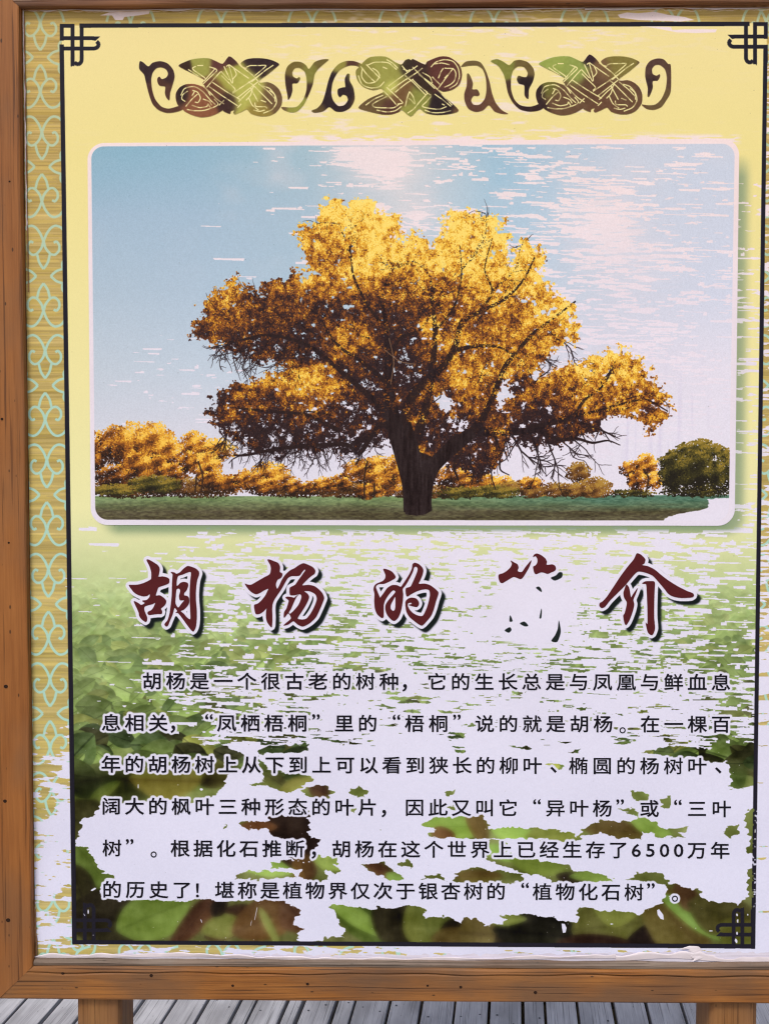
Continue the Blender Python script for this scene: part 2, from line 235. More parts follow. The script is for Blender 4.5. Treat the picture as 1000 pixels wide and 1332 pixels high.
# surviving ink in the lower, mostly peeled part
ISLANDS = ['90,940 250,940 262,955 275,962 300,975 330,985 318,1000 296,1008 290,1022 280,1034 262,1043 240,1046 210,1043 180,1048 150,1044 128,1046 124,1062 106,1064 104,1080 95,1098 90,1098',
 '90,1098 118,1104 119,1118 130,1130 148,1141 136,1146 130,1158 133,1168 160,1172 200,1170 230,1173 262,1170 290,1174 330,1170 370,1172 391,1185 380,1203 393,1208 387,1219 393,1226 418,1225 420,1220 446,1219 448,1211 439,1195 429,1180 432,1177 470,1180 480,1184 492,1178 500,1182 520,1180 535,1177 545,1179 553,1185 550,1194 580,1193 590,1197 597,1203 600,1195 607,1193 625,1198 632,1203 655,1201 658,1196 648,1190 680,1189 705,1192 720,1195 735,1199 746,1200 752,1192 750,1182 760,1180 785,1186 815,1185 833,1190 842,1183 852,1178 862,1172 868,1160 866,1150 880,1150 895,1155 910,1157 913,1168 922,1173 945,1175 960,1176 972,1167 972,1130 985,1130 985,1235 88,1235',
 '310,1072 318,1068 345,1070 352,1063 380,1060 400,1055 402,1062 402,1092 412,1090 418,1093 415,1100 405,1105 418,1115 440,1116 443,1122 434,1124 443,1132 437,1138 425,1130 425,1145 410,1148 388,1141 392,1132 375,1128 352,1130 354,1122 385,1120 372,1113 390,1108 396,1096 370,1092 350,1085 345,1077 320,1080',
 '306,1143 308,1138 325,1133 350,1134 380,1134 384,1141 360,1143 330,1144',
 '550,1070 570,1063 600,1062 625,1060 630,1068 635,1077 680,1077 720,1078 740,1082 750,1090 756,1080 770,1072 785,1065 800,1069 818,1069 828,1062 815,1055 800,1052 820,1051 833,1059 845,1066 860,1077 880,1078 895,1075 893,1082 882,1083 893,1090 870,1088 855,1090 850,1084 836,1083 835,1093 815,1090 800,1090 780,1084 757,1087 750,1095 720,1093 690,1091 640,1091 590,1090 560,1088 556,1083 568,1080 551,1074',
 '632,1092 655,1092 660,1110 680,1118 742,1125 743,1135 765,1134 785,1138 800,1145 770,1147 740,1147 720,1147 710,1140 680,1135 660,1128 632,1118',
 '468,1125 485,1122 500,1120 508,1130 520,1139 523,1145 508,1145 495,1137 475,1128', '518,1126 530,1117 536,1122 536,1128', '592,1148 593,1137 605,1131 620,1127 640,1133 680,1137 680,1147 640,1150 615,1148', '545,1144 570,1136 582,1147 565,1144',
 '812,1143 826,1142 828,1134 838,1135 858,1136 866,1145 875,1152 860,1150 838,1147', '940,1080 945,1073 960,1073 960,1083 950,1090 942,1085', '968,1058 985,1050 985,1112 970,1108 974,1090 969,1075',
 '335,980 342,973 352,968 362,964 372,970 400,968 399,977 375,979', '333,982 350,1003 390,1007 408,1013 400,1018 392,1025 370,1032 345,1022 322,1020 345,1015', '398,1024 420,1022 435,1030 430,1038 410,1037 393,1032', '455,1028 468,1022 478,1030 470,1038 458,1036',
 '585,965 605,967 603,973 590,972', '591,975 606,976 604,980 594,979', '577,1028 592,1027 590,1034 580,1034', '834,979 860,972 890,968 915,974 942,985 938,992 915,990 900,984 860,984', '905,964 930,957 948,950 948,900 975,880 985,880 985,1022 950,1027 948,1005 944,990 915,982 925,972',
 '710,993 722,993 735,998 722,1004', '658,969 690,972 684,975', '738,977 756,974 752,980', '858,1040 872,1036 872,1050 862,1052', '580,1050 592,1046 592,1056', '455,1050 464,1052 460,1058', '496,1080 498,1079 497,1082', '820,1030 840,1032 846,1040 836,1044 820,1038', '290,1078 292,1072 294,1078']

def build_print(glyph_tris):
    Yg = (AY0+(np.arange(AH)+.5)/S).astype(np.float32)[:, None]; Xg = (AX0+(np.arange(AW)+.5)/S).astype(np.float32)[None, :]
    XX = np.broadcast_to(Xg, (AH, AW)); YY = np.broadcast_to(Yg, (AH, AW))
    # ---------- inner field: straw yellow running into leaves
    img = col_ramp(Yg[:, 0], [(20,(243,226,160)),(200,(240,226,152)),(500,(240,232,168)),(660,(236,234,176)),(700,(222,226,172)),(745,(200,212,156)),(800,(170,196,128)),(900,(140,160,90)),(1300,(90,90,50))])
    img = np.repeat(img[:, None, :], AW, 1)
    # overlapping leaves, small and pale at the top, large, dark and out of focus at the bottom
    leaf = img.copy(); Ra = np.random.default_rng(11)
    def leafpatch(cx, cy, L, W, a, c0, c1):
        x0, x1 = int((cx-L-AX0)*S), int((cx+L-AX0)*S); y0, y1 = int((cy-L-AY0)*S), int((cy+L-AY0)*S)
        x0, y0 = max(0, x0), max(0, y0); x1, y1 = min(AW, x1), min(AH, y1)
        if x1 <= x0 or y1 <= y0: return
        Y, X = np.mgrid[y0:y1, x0:x1]; X = X/S+AX0-cx; Y = Y/S+AY0-cy
        ca, sa = math.cos(a), math.sin(a); u = (X*ca+Y*sa)/L; v = (-X*sa+Y*ca)/W
        wob = .05*np.sin(u*5+cx)+.05*np.sin(v*4+cy)
        d = 1-u*u-np.abs(v)**1.3+wob
        m = np.clip(d*L*S*.4, 0, 1)[..., None].astype(np.float32)
        t = np.clip(.5+.45*v+.25*u*np.sign(v+.001)*.6-.5*(np.abs(v) < .05), 0, 1)[..., None]
        c = (np.array(c0)*(1-t)+np.array(c1)*t)
        leaf[y0:y1, x0:x1] = leaf[y0:y1, x0:x1]*(1-m)+c*m
    y = 742.0
    while y < 1010:
        k = (y-742)/268; n = int(80-52*k)
        for _ in range(n):
            cx = Ra.uniform(80, 1000); L = (5+19*k)*Ra.uniform(.5, 1.5)
            q = Ra.random(); sh = .75+.5*Ra.random()
            base = np.array([176,204,128])*(1-k)+np.array([128,152,80])*k if q < .66 else (np.array([140,176,112])*(1-k)+np.array([82,102,56])*k if q < .84 else np.array([200,216,140])*(1-k)+np.array([150,156,70])*k)
            if k > .5 and Ra.random() < .22*k: base = np.array([76,78,44])
            lo = base*(.70-.12*k)*min(sh, 1.05); hi = np.minimum(base*1.08*sh, 235)
            hz = max(0, .72-k*1.35); lo = lo*(1-hz)+np.array([196,212,150])*hz; hi = hi*(1-hz)+np.array([208,220,160])*hz
            leafpatch(cx, y+Ra.uniform(-5, 5), L, L*Ra.uniform(.4, .8), Ra.uniform(-.9, .9), lo, hi)
        y += 4+4*k
    lo_part = leaf.copy()
    lk = (np.clip((YY-770)/30, 0, 1)*np.clip((950-YY)/50, 0, 1))[..., None]; leaf = leaf+lk*(np.array([160,182,112])-leaf)*.28
    leaf = leaf*.62+blur(leaf, 1.0*S, .9*S, 2)*.38 + (noise(11, 7, 36, oct=3)[..., None]-.5)*44 + (noise(60, 26, 35)[..., None]-.5)*30
    hz = np.clip((YY-742)/60, 0, 1)[..., None]
    img = img*(1-hz)+leaf*hz
    # big soft leaves
    leaf = img.copy()
    big = [(150,1010,60,30,.3,(50,46,28),(72,80,40)),(115,1015,40,22,-.2,(40,40,24),(60,70,36)),(215,1015,48,26,.05,(100,90,40),(140,136,62)),(285,1005,30,18,-.6,(46,38,26),(90,88,44)),(170,960,46,16,-.3,(96,130,60),(120,164,80)),(240,965,34,20,.5,(128,120,60),(166,160,74)),(205,970,30,14,-.6,(52,56,34),(80,96,50)),
     (135,1030,26,8,-.6,(84,100,44),(128,140,70)),(110,1070,30,40,.2,(60,60,34),(90,90,50)),(120,1125,40,24,.9,(84,100,44),(110,136,62)),(105,1160,40,22,1.2,(48,44,30),(84,84,46)),(140,1195,60,40,.1,(44,38,28),(60,58,36)),(200,1190,52,34,-.4,(96,120,50),(130,158,74)),(260,1190,70,14,-.85,(70,48,36),(104,72,50)),(300,1200,40,20,-.5,(60,44,34),(96,70,48)),(290,1205,30,16,-.2,(110,118,56),(124,130,64)),
     (345,1195,46,30,-.4,(96,72,46),(122,92,54)),(285,1180,16,10,-.9,(34,28,24),(50,40,30)),(385,1190,30,24,.9,(74,52,42),(110,80,56)),(350,1205,30,6,1.1,(120,128,66),(150,160,86)),(375,1090,46,46,.4,(44,32,28),(60,44,34)),(335,1075,26,10,0,(110,74,50),(128,92,60)),(395,1130,22,16,1.3,(70,48,30),(126,96,48)),(340,1125,44,14,.2,(120,160,66),(166,206,100)),(430,1120,26,14,.2,(120,140,64),(150,176,84)),
     (480,1200,70,26,.6,(60,80,32),(90,110,46)),(460,1190,60,12,.6,(120,150,66),(140,176,80)),(520,1195,44,40,1.2,(34,30,24),(60,56,34)),(555,1205,44,30,1.1,(90,100,46),(116,122,58)),(600,1220,40,28,-.3,(40,34,26),(64,56,38)),(590,1225,30,20,.2,(96,82,46),(112,100,56)),(650,1215,50,26,.3,(36,30,26),(60,52,36)),(620,1215,24,50,.1,(92,80,48),(120,110,60)),(700,1215,60,32,.1,(30,28,24),(52,52,36)),(655,1195,30,10,0,(110,120,60),(136,150,74)),
     (790,1205,50,34,-.1,(84,84,42),(112,116,56)),(800,1185,30,20,.1,(110,120,56),(130,138,66)),(840,1225,40,20,-.7,(36,28,26),(60,44,36)),(770,1228,50,14,0,(50,36,30),(80,54,40)),(880,1200,60,40,.8,(92,78,42),(112,104,54)),(905,1195,56,13,.6,(104,140,60),(130,180,80)),(893,1168,26,14,.9,(80,58,40),(98,76,48)),(940,1190,50,30,.3,(74,72,38),(92,88,46)),(960,1215,30,24,.2,(96,92,44),(110,120,56)),
     (590,1075,44,18,0,(120,160,66),(160,200,90)),(575,1085,18,10,.2,(110,80,50),(130,96,60)),(620,1070,30,14,1.2,(100,84,48),(130,110,64)),(670,1085,34,12,.2,(130,180,70),(160,204,90)),(720,1085,40,14,-.1,(116,128,56),(140,150,70)),(800,1080,44,14,.1,(92,76,46),(116,104,56)),(845,1075,30,12,.4,(120,156,66),(150,190,90)),(660,1110,40,10,.2,(120,170,66),(150,200,90)),(700,1125,40,14,.2,(110,128,56),(130,150,66)),(745,1145,24,10,.3,(40,34,30),(70,60,40)),
     (495,1132,26,10,.5,(70,48,34),(110,76,50)),(515,1145,16,10,.6,(120,160,70),(150,190,90)),(620,1140,34,10,0,(96,76,44),(120,112,56)),(780,1140,40,10,0,(110,140,60),(140,170,80)),(370,973,30,8,-.1,(52,46,30),(78,72,44)),(350,1010,26,14,.6,(60,56,34),(120,130,66)),(385,1020,24,10,-.4,(120,116,56),(150,156,74)),(415,1028,16,12,.4,(60,40,34),(110,84,56)),(465,1030,20,10,0,(92,100,50),(120,136,70)),(880,975,50,10,.1,(66,62,38),(92,96,54)),(950,1000,30,22,1.1,(74,92,48),(110,134,74)),(960,930,30,30,.9,(74,104,60),(100,140,80)),(870,945,28,8,-.1,(90,116,62),(124,150,84))]
    for b in big: leafpatch(*b)
    leaf = leaf + (noise(40, 14, 31)[..., None]-.5)*26 + (noise(16, 40, 32)[..., None]-.5)*18
    soft = blur(leaf, 3.4*S, 3.2*S, 2)+(noise(5, 16, 33, oct=2)[..., None]-.5)*12*np.array([1,1,.6])
    k = np.clip((YY-985)/30, 0, 1)[..., None]; img = img*(1-k)+(soft*.84+leaf*.16)*k*np.array([1,.99,.96])
    del leaf, lo_part, soft
    kc = np.clip((YY-930)/80, 0, 1)[..., None]; img = img+kc*((img-104)*.22-8); lum = img.mean(2, keepdims=True); img = img+kc*(lum-img)*.2; img[..., 1:2] -= kc*np.clip(img[..., 1:2]-img[..., 0:1]*1.12-6, 0, 60)*.5
    mott = (noise(9, 6, 5, oct=2)-.5)[..., None]*14*np.clip((YY-690)/80, 0, 1)[..., None]
    img += mott

    # ---------- outer band: reed-gold stripes with pale scrolls
    inner = newmask(); LB = P('80.5,33 997,30 978.5,1234 96,1228')
    poly_mask(inner, LB)
    st = noise(60, 1.3, 41)[..., None]*.6+noise(200, 4, 42)[..., None]*.5+noise(90, 18, 43)[..., None]*.35
    k = np.clip((YY-150)/900, 0, 1)[..., None]
    gold = np.array([190,164,100])+(st-.78)*np.array([44,42,38])+k*np.array([-2,8,10])
    gold = gold + (noise(50, 2.2, 44)[..., None] > .62)*np.array([12,11,0])
    scroll = newmask()
    def motif(fx):
        # fx maps local (x right, y away from node) to the drawing grid
        for s in (1, -1):
            stroke(scroll, [fx(s*a, b) for a, b in [(0,0),(4,-10),(10,-18),(16,-20.5),(23,-18),(28,-11),(31,-1)]], 3.3)
            stroke(scroll, [fx(s*a, b) for a, b in [(0,-2),(2.5,8),(9,16),(15,17),(20,12),(20.5,5),(17,0),(13.5,1.5)]], 3.3)
            stroke(scroll, [fx(s*a, b) for a, b in [(8.2,17),(6,26),(3,31.5),(0,35.5)]], 3.3)
    def bandx(y): return 52+(y-30)*.0150
    PY = 142.3
    def cell(cx, cy, horiz=True, vert=True):
        if vert:
            motif(lambda a, b: (cx+a, cy-45+b)); motif(lambda a, b: (cx+a, cy+45-b))
        if horiz:
            for s in (1, -1): motif(lambda a, b, s=s: (cx+s*(38-b*.8), cy+a*1.12))
    for j in range(9):
        cy = 74.5+PY*j
        cell(bandx(cy), cy)
    for i in range(1, 9):
        cx = 52+118*i
        motif(lambda a, b: (cx+a, 29+b)); 
        cxb = 62+114*i
        motif(lambda a, b: (cxb+a, 1245-b)); motif(lambda a, b: (cxb-57+b*1.0, 1262+a))
    for j in range(9):
        cy = 74.5+PY*j
        cell(996-(cy-30)*.0155+20, cy)
    cell(bandx(1213), 1213)
    ky = np.clip((YY-60)/500, 0, 1)[..., None]
    gold = gold*(1-scroll[..., None]*.93)+(np.array([186,202,166])*(1-ky)+np.array([172,216,204])*ky)*scroll[..., None]*.93
    img = gold*(1-inner[..., None])+img*inner[..., None]
    del gold, st

    # ---------- peel masks
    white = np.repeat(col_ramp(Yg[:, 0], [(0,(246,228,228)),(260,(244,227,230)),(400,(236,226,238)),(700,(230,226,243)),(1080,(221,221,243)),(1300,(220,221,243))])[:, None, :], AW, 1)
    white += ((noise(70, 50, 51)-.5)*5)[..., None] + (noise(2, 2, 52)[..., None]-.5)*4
    Rb = np.random.default_rng(21)
    def bars(F, n, lmin, lmax, hmin, hmax, tilt=.03):
        """scrape marks: n short near-horizontal strokes kept with probability F"""
        M = newmask()
        x = Rb.uniform(AX0, AX1, n); y = Rb.uniform(AY0, AY1, n)
        f = F[np.clip(((y-AY0)*S).astype(int), 0, AH-1), np.clip(((x-AX0)*S).astype(int), 0, AW-1)]
        keep = Rb.random(n) < f
        x = x[keep]; y = y[keep]
        for a, b in zip(x, y):
            L = lmin+(lmax-lmin)*Rb.random()**2.2; h = (hmin+(hmax-hmin)*Rb.random()**1.6)*(1.35 if b > 686 else 1.0)
            if Rb.random() < .7: pts = [(a-L/2, b-L*tilt/2-h*.3), (a+L/2, b+L*tilt/2-h*.5), (a+L/2-Rb.uniform(0, 2), b+L*tilt/2+h*.5), (a-L/2+Rb.uniform(-1, 2), b-L*tilt/2+h*.4)]
            else:
                q = L*Rb.uniform(.2, .7); pts = [(a-L/2, b-h/2), (a-L/2+q, b-h/2), (a-L/2+q, b-h*1.1), (a+L/2, b-h*.9+L*tilt), (a+L/2, b+h*.5+L*tilt), (a-L/2, b+h*.5)]
            # direct fast fill
            p = (np.array(pts)-[AX0, AY0])*S
            x0, x1 = int(p[:, 0].min()), int(p[:, 0].max())+1
            if x0 < 0 or x1 >= AW: continue
            top = np.interp(np.arange(x0, x1), [p[0, 0], p[-3, 0]+.1], [p[0, 1], p[-3, 1]]) if len(pts) == 4 else None
            poly_mask(M, pts, 1.0, 1)
        return M
    xs = [0,100,200,300,400,500,600,700,800,900,950,1000,1080]
    ysr = [0,35,100,170,190,250,300,350,400,450,500,560,640,680,684,700,740,760,790,820,850,870,895,925,960,1000,1040,1300]
    Z = [0]*13
    F = [Z,
     [0,0,0,0.02,0.04,0.06,0.05,0.04,0.05,0.05,0,0,0],[0,0,0,0.02,0.04,0.05,0.05,0.04,0.03,0.01,0,0,0],[0,0,0,0.02,0.08,0.1,0.14,0.08,0.03,0,0,0,0],
     [0,0,0,0,0.044,0.3,0.255,0.3,0.3,0.12,0.084,0,0],[0,0,0,0.0075,0.066,0.42,0.221,0.36,0.38,0.12,0.126,0.12,0.1],[0,0,0,0.02,0.11,0.4,0.238,0.42,0.42,0.2,0.168,0.2,0.2],[0,0,0,0.025,0.055,0.3,0.255,0.45,0.5,0.3,0.189,0.25,0.2],
     [0,0,0,0.025,0.055,0.2,0.255,0.45,0.5,0.34,0.189,0.3,0.3],[0,0,0.04,0.06,0.055,0.2,0.255,0.45,0.6,0.4,0.168,0.3,0.3],[0,0,0.06,0.08,0.055,0.2,0.255,0.45,0.6,0.5,0.126,0.3,0.3],[0,0,0.03,0.02,0.055,0.1,0.085,0.3,0.3,0.3,0.084,0.3,0.3],[0,0,0,0,0,0,0,0,0,0,0.126,0.3,0.3],
     [0,0,0,0,0,0,0,0,0,0,0.126,0.3,0.3],[0,0,0,0.02,0.05,0.08,0.08,0.1,0.1,0.08,0.084,0.3,0.3],[0,0,0.04,0.3,0.5,0.6,0.62,0.66,0.62,0.5,0.126,0.3,0.3],[0,0.01,0.16,0.42,0.5,0.62,0.68,0.74,0.72,0.4,0.126,0.4,0.4],[0,0.03,0.16,0.48,0.52,0.68,0.8,0.9,0.8,0.4,0.105,0.4,0.4],
     [0,0,0.1,0.44,0.5,0.72,0.85,0.9,0.66,0.36,0.105,0.45,0.4],[0,0,0.08,0.32,0.36,0.64,0.8,0.72,0.48,0.36,0.0924,0.5,0.5],[0,0,0.03,0.24,0.3,0.52,0.62,0.6,0.5,0.36,0.084,0.55,0.5],[0,0,0.03,0.24,0.34,0.62,0.74,0.66,0.56,0.44,0.084,0.6,0.6],[0,0,0.08,0.42,0.6,0.9,0.9,0.9,0.86,0.7,0.105,0.7,0.7],
     [0,0,0.02,0.34,0.6,0.94,0.9,0.8,0.85,0.7,0.0504,0.9,0.9],[0.05,0,0.01,0.4,0.76,0.97,0.97,0.97,0.95,0.8,0.042,1,1],[0.3,0,0,0.5,1,1,1,1,1,1,0.042,1,1],[0.6,0,0,1,1,1,1,1,1,1,0.42,1,1],[0.7,0,1,1,1,1,1,1,1,1,0.42,1,1]]
    F = grid_field(xs, ysr, F)
    # scraped streaks: thresholded stretched noise + individual strokes
    wx = XX*S; n1 = noise(15, 2.3, 61, smooth=False)*.55+noise(30, 7, 62)*.45+noise(5, 1.1, 63)*.16
    n1 = n1-n1.mean(); n1 = n1/n1.std(); 
    # shear the noise a little so that the streaks run down to the right
    sh = (np.arange(AW)*.035).astype(int)
    idx = (np.arange(AH)[:, None]-sh[None, :]) % AH
    n1 = np.take_along_axis(n1, idx, 0)
    # gaussian quantile of F (approx) so that the peeled share equals F
    t = np.clip(F, .001, .999); q = 4.91*(t**.14-(1-t)**.14)
    thr = np.where(F <= .001, -9, q)
    peel = np.clip((thr-(.85-.5*np.clip((YY-850)/40, 0, 1))-n1)*8+.5, 0, 1).astype(np.float32)
    peel = np.where(F >= .999, 1, peel)
    Fm = np.clip(F*np.where(YY < 684, np.clip((noise(46, 16, 64, oct=3)-.3)*2.6, .12, 1.5), np.clip((noise(30, 9, 65, oct=2)-.2)*2.2, .7, 1.45)), 0, .95)*(F < .9)
    kb = bars(np.clip(-np.log(1-Fm)/np.where(YY < 684, 1.25, 1.2), 0, 1), 60000, 5, 44, .8, 3.4)
    peel = np.maximum(peel, kb)
    # lower part: hand-drawn surviving islands with ragged rims
    isl = newmask()
    for s in ISLANDS: poly_mask(isl, P(s))
    wxn = ((noise(7, 3, 71)-.5)*9*S).astype(int); wyn = ((noise(6, 4, 72, oct=2)-.5)*7*S).astype(int)
    iy = np.clip(np.arange(AH)[:, None]+wyn, 0, AH-1); ix = np.clip(np.arange(AW)[None, :]+wxn, 0, AW-1)
    isl = isl[iy, ix]
    low = (YY > 968+10*(noise(30, 8, 73)-.5)).astype(np.float32)
    inn = inner > .5
    lowpeel = 1-isl
    peel = np.where(inn, peel*(1-low)+lowpeel*low, peel)
    # right of the left column keeps its ink between y 968 and 1040 through islands; outer band has own wear
    side = grid_field([0,60,75,96,150,300,500,940,1080], [0,940,975,1010,1050,1090,1150,1185,1212,1236,1240,1300],
        [[0]*9,[0]*9,[.05,.06,.2,.25,0,0,0,0,0],[.12,.16,.5,.8,0,0,0,0,0],[.2,.5,1,1,0,0,0,0,0],[.5,.8,.97,1,0,0,0,0,1],[.6,.62,.72,.7,0,0,0,0,1],[.6,.5,.5,.55,0,0,0,0,1],[.5,.8,.8,.3,.1,.1,.2,1,1],[.3,.1,.1,.1,.1,.45,.8,.85,1],[.25,.1,.1,.12,.12,.45,.85,.85,1],[.25,.1,.1,.12,.12,.45,.85,.85,1]])
    t = np.clip(side, .001, .999); q = 4.91*(t**.14-(1-t)**.14); q = np.where(side <= .001, -9, q)
    sp = np.where(side >= .999, 1, np.clip((q-n1)*7+.5, 0, 1)).astype(np.float32)
    leftband = (XX < 540)
    peel = np.where(inn, peel, np.where(leftband & (YY > 900), sp, np.where(YY > 1236, sp, peel)))
    rb_ = np.interp(Yg[:, 0], [40, 200, 300, 600, 750, 850, 920, 990, 1300], [.05, .12, .2, .34, .5, .66, .9, .975, .985])[:, None]
    q = 4.91*(rb_**.14-(1-rb_)**.14); rp = np.clip((q-n1)*7+.5, 0, 1).astype(np.float32)
    peel = np.where((~inn) & (~leftband) & (YY < 1236) & (YY > 36) & (XX > 970), rp, peel)
    # two big torn patches in the top band
    tm = newmask()
    for s in ('130,20 152,13 180,12 196,11 194,18 180,20 162,22 160,26 150,26 146,20', '803,19 815,16 830,17 850,15 868,19 890,22 903,26 885,28 860,27 830,26 806,23', '838,34 872,35 874,39 890,38 932,38 930,42 905,43 880,42'): poly_mask(tm, P(s))
    tm = tm[iy//1, np.clip(np.arange(AW)[None, :]+wxn//3, 0, AW-1)] if False else tm
    # faint pinkish wear in the yellow header
    soft_w = np.clip((noise(26, 5, 81)*.6+noise(9, 1.6, 82, smooth=False)*.5-.62)*5, 0, 1)*grid_field([0,330,380,480,560,660,760,860,1080], [0,40,90,150,188,200], [[0]*9,[0,.0,.7,.8,.8,.9,.9,.3,0],[0,0,.6,.5,.6,.8,.7,.1,0],[0,0,.7,.8,.9,.9,.7,0,0],[0,.2,.8,.9,1,1,.8,.4,0],[0]*9])
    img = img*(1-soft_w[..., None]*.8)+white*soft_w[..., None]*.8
    pk = peel*np.clip((YY-190)/8, 0, 1)
    pk = np.maximum(pk, np.where(~inn, peel*(YY > 34), 0))
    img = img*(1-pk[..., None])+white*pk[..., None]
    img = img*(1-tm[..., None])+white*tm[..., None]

    # ---------- the printed photograph: soft drop shadow, white mount, picture
    def rrect(x0, y0, x1, y1, r, sk=0):
        o = []
        for cx, cy, a0 in ((x1-r, y0+r, -90), (x1-r, y1-r, 0), (x0+r, y1-r, 90), (x0+r, y0+r, 180)):
            for a in range(0, 91, 10):
                t = math.radians(a0+a); o.append((cx+r*math.cos(t), cy+r*math.sin(t)))
        return np.array(o)
    def quad(pts, x0, y0, x1, y1, Q):
        u = (pts[:, 0]-x0)/(x1-x0); v = (pts[:, 1]-y0)/(y1-y0)
        Q = np.array(Q, float)
        return ((1-u)*(1-v))[:, None]*Q[0]+(u*(1-v))[:, None]*Q[1]+(u*v)[:, None]*Q[2]+((1-u)*v)[:, None]*Q[3]
    outer = quad(rrect(0, 0, 100, 60, 2.6), 0, 0, 100, 60, [(114,186),(961,180),(955,684),(118.5,683)])
    innr = quad(rrect(0, 0, 100, 60, 2.0), 0, 0, 100, 60, [(119,190.5),(955,187),(947,677),(124.5,676)])
    sm = newmask(); poly_mask(sm, outer+[11, 10]); sm = blur(sm, 5*S, 5*S, 2)
    sm *= np.clip((XX-125)/30, 0, 1)*np.clip((YY-200)/30, 0, 1)
    shadow_keep = 1-np.clip(peel*np.where(YY > 680, np.clip((YY-688)/5, 0, 1), .8), 0, 1)
    sm = sm*shadow_keep
    sc = np.array([126,150,116], np.float32)+np.clip((XX-940)/15, 0, 1)[..., None]*np.array([16,10,12], np.float32)
    img = img*(1-sm[..., None]*.88)+sc*sm[..., None]*.88
    ru = np.clip((noise(16, 2.2, 83, oct=2)-.42)*6, 0, 1)*np.clip((XX-330)/60, 0, 1)*np.clip((965-XX)/10, 0, 1)*np.clip(1-np.abs(YY-181)/8, 0, 1); comp(img, np.clip(ru*1.6, 0, .9).astype(np.float32), white)
    m = newmask(); poly_mask(m, outer); comp(img, m, white*np.array([1.0,.992,.985], np.float32))
    pm = newmask(); poly_mask(pm, innr)
    # sky
    gx = [120,250,400,520,650,800,950]; gy = [186,280,380,480,560,660]
    SK = [[(136,180,202),(144,184,206),(166,194,208),(212,212,216),(158,194,216),(200,210,226),(204,213,230)],
          [(164,190,212),(166,192,214),(172,196,214),(206,212,220),(172,202,223),(206,214,230),(206,214,232)],
          [(178,198,216),(178,199,219),(172,198,218),(190,208,224),(190,209,228),(208,214,230),(211,217,236)],
          [(196,208,222),(196,210,226),(194,210,226),(204,214,228),(210,216,232),(222,219,235),(230,226,241)],
          [(210,214,228),(214,216,230),(218,218,234),(222,219,235),(230,226,241),(230,226,241),(230,226,241)],
          [(216,216,230),(222,218,234),(230,226,241),(230,226,241),(230,226,241),(230,226,241),(230,226,241)]]
    sky = np.stack([grid_field(gx, gy, [[c[k] for c in r] for r in SK]) for k in range(3)], -1)
    cloud = np.clip(noise(60, 40, 91, oct=3)-.5, 0, 1)[..., None]*grid_field([0,250,440,520,900,1080], [0,250,400], [[0,.6,2,2,.6,.2],[0,.4,1.6,1,.6,.2],[0]*6])[..., None]
    sky = sky*(1-np.clip(cloud, 0, .75))+np.array([222,214,220])*np.clip(cloud, 0, .75)
    sky += (noise(1.6, 1.6, 92)[..., None]-.5)*4
    skypeel = peel*(YY < 625)
    gblob = np.exp(-(((XX-500)/52)**2+((YY-215)/34)**2))*.9+np.exp(-(((XX-545)/40)**2+((YY-280)/26)**2))*.55+np.exp(-(((XX-780)/60)**2+((YY-290)/50)**2))*.75+np.exp(-(((XX-830)/60)**2+((YY-350)/50)**2))*.45+np.exp(-(((XX-450)/40)**2+((YY-200)/16)**2))*.5+np.exp(-(((XX-700)/60)**2+((YY-430)/40)**2))*.5
    gb = np.clip(gblob*1.3-.35*noise(20, 2, 93), 0, .9); gb = np.clip(gb*.55+(gb > noise(26, 2.2, 95, oct=2, smooth=False)*.95+.08)*.5, 0, .95)
    skypeel = np.maximum(skypeel, gb)
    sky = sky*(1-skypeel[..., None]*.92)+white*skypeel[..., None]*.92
    runs = np.clip((noise(3.5, 60, 94)-.6)*2.2, 0, 1)*np.exp(-(((XX-840)/70)**2+((YY-545)/70)**2)); sky = sky-runs[..., None]*np.array([15,16,8])
    pic = sky
    # far hedge and grass
    hz = 640+2*np.sin(Xg/60)
    g = noise(5, 1.6, 101, oct=2)[..., None]; g2 = noise(40, 4, 102)[..., None]
    kt = np.clip((YY-650+4*(noise(30, 3, 106)-.5))/16, 0, 1)[..., None]
    grass = np.array([122,144,98])*(1-kt)+np.array([84,78,56])*kt + (g-.5)*np.array([52,56,36])+(g2-.5)*22
    rightg = np.clip((XX-520)/260, 0, 1)[..., None]; grass = grass*(1-rightg*.8*(1-kt))+(np.array([72,112,98])+(g-.5)*50)*rightg*.8*(1-kt)
    gm = np.clip((YY-(645-1.5*np.clip((XX-600)/300, 0, 1)))*1.2, 0, 1)[..., None]
    pic = pic*(1-gm)+grass*gm
    Rt = np.random.default_rng(5)
    GOLD = [(0,(38,26,24)),(.28,(86,50,28)),(.52,(150,88,34)),(.72,(204,136,42)),(.88,(234,172,58)),(1,(248,202,84))]
    DK = [(0,(34,30,22)),(.4,(58,54,28)),(.7,(104,92,38)),(1,(150,126,50))]
    BR = [(0,(50,34,22)),(.4,(96,62,34)),(.7,(138,96,46)),(1,(176,136,60))]
    bn = noise(9, 6, 104, oct=3)
    def sample(f, x, y): return f[np.clip(((y-AY0)*S).astype(int), 0, AH-1), np.clip(((x-AX0)*S).astype(int), 0, AW-1)]
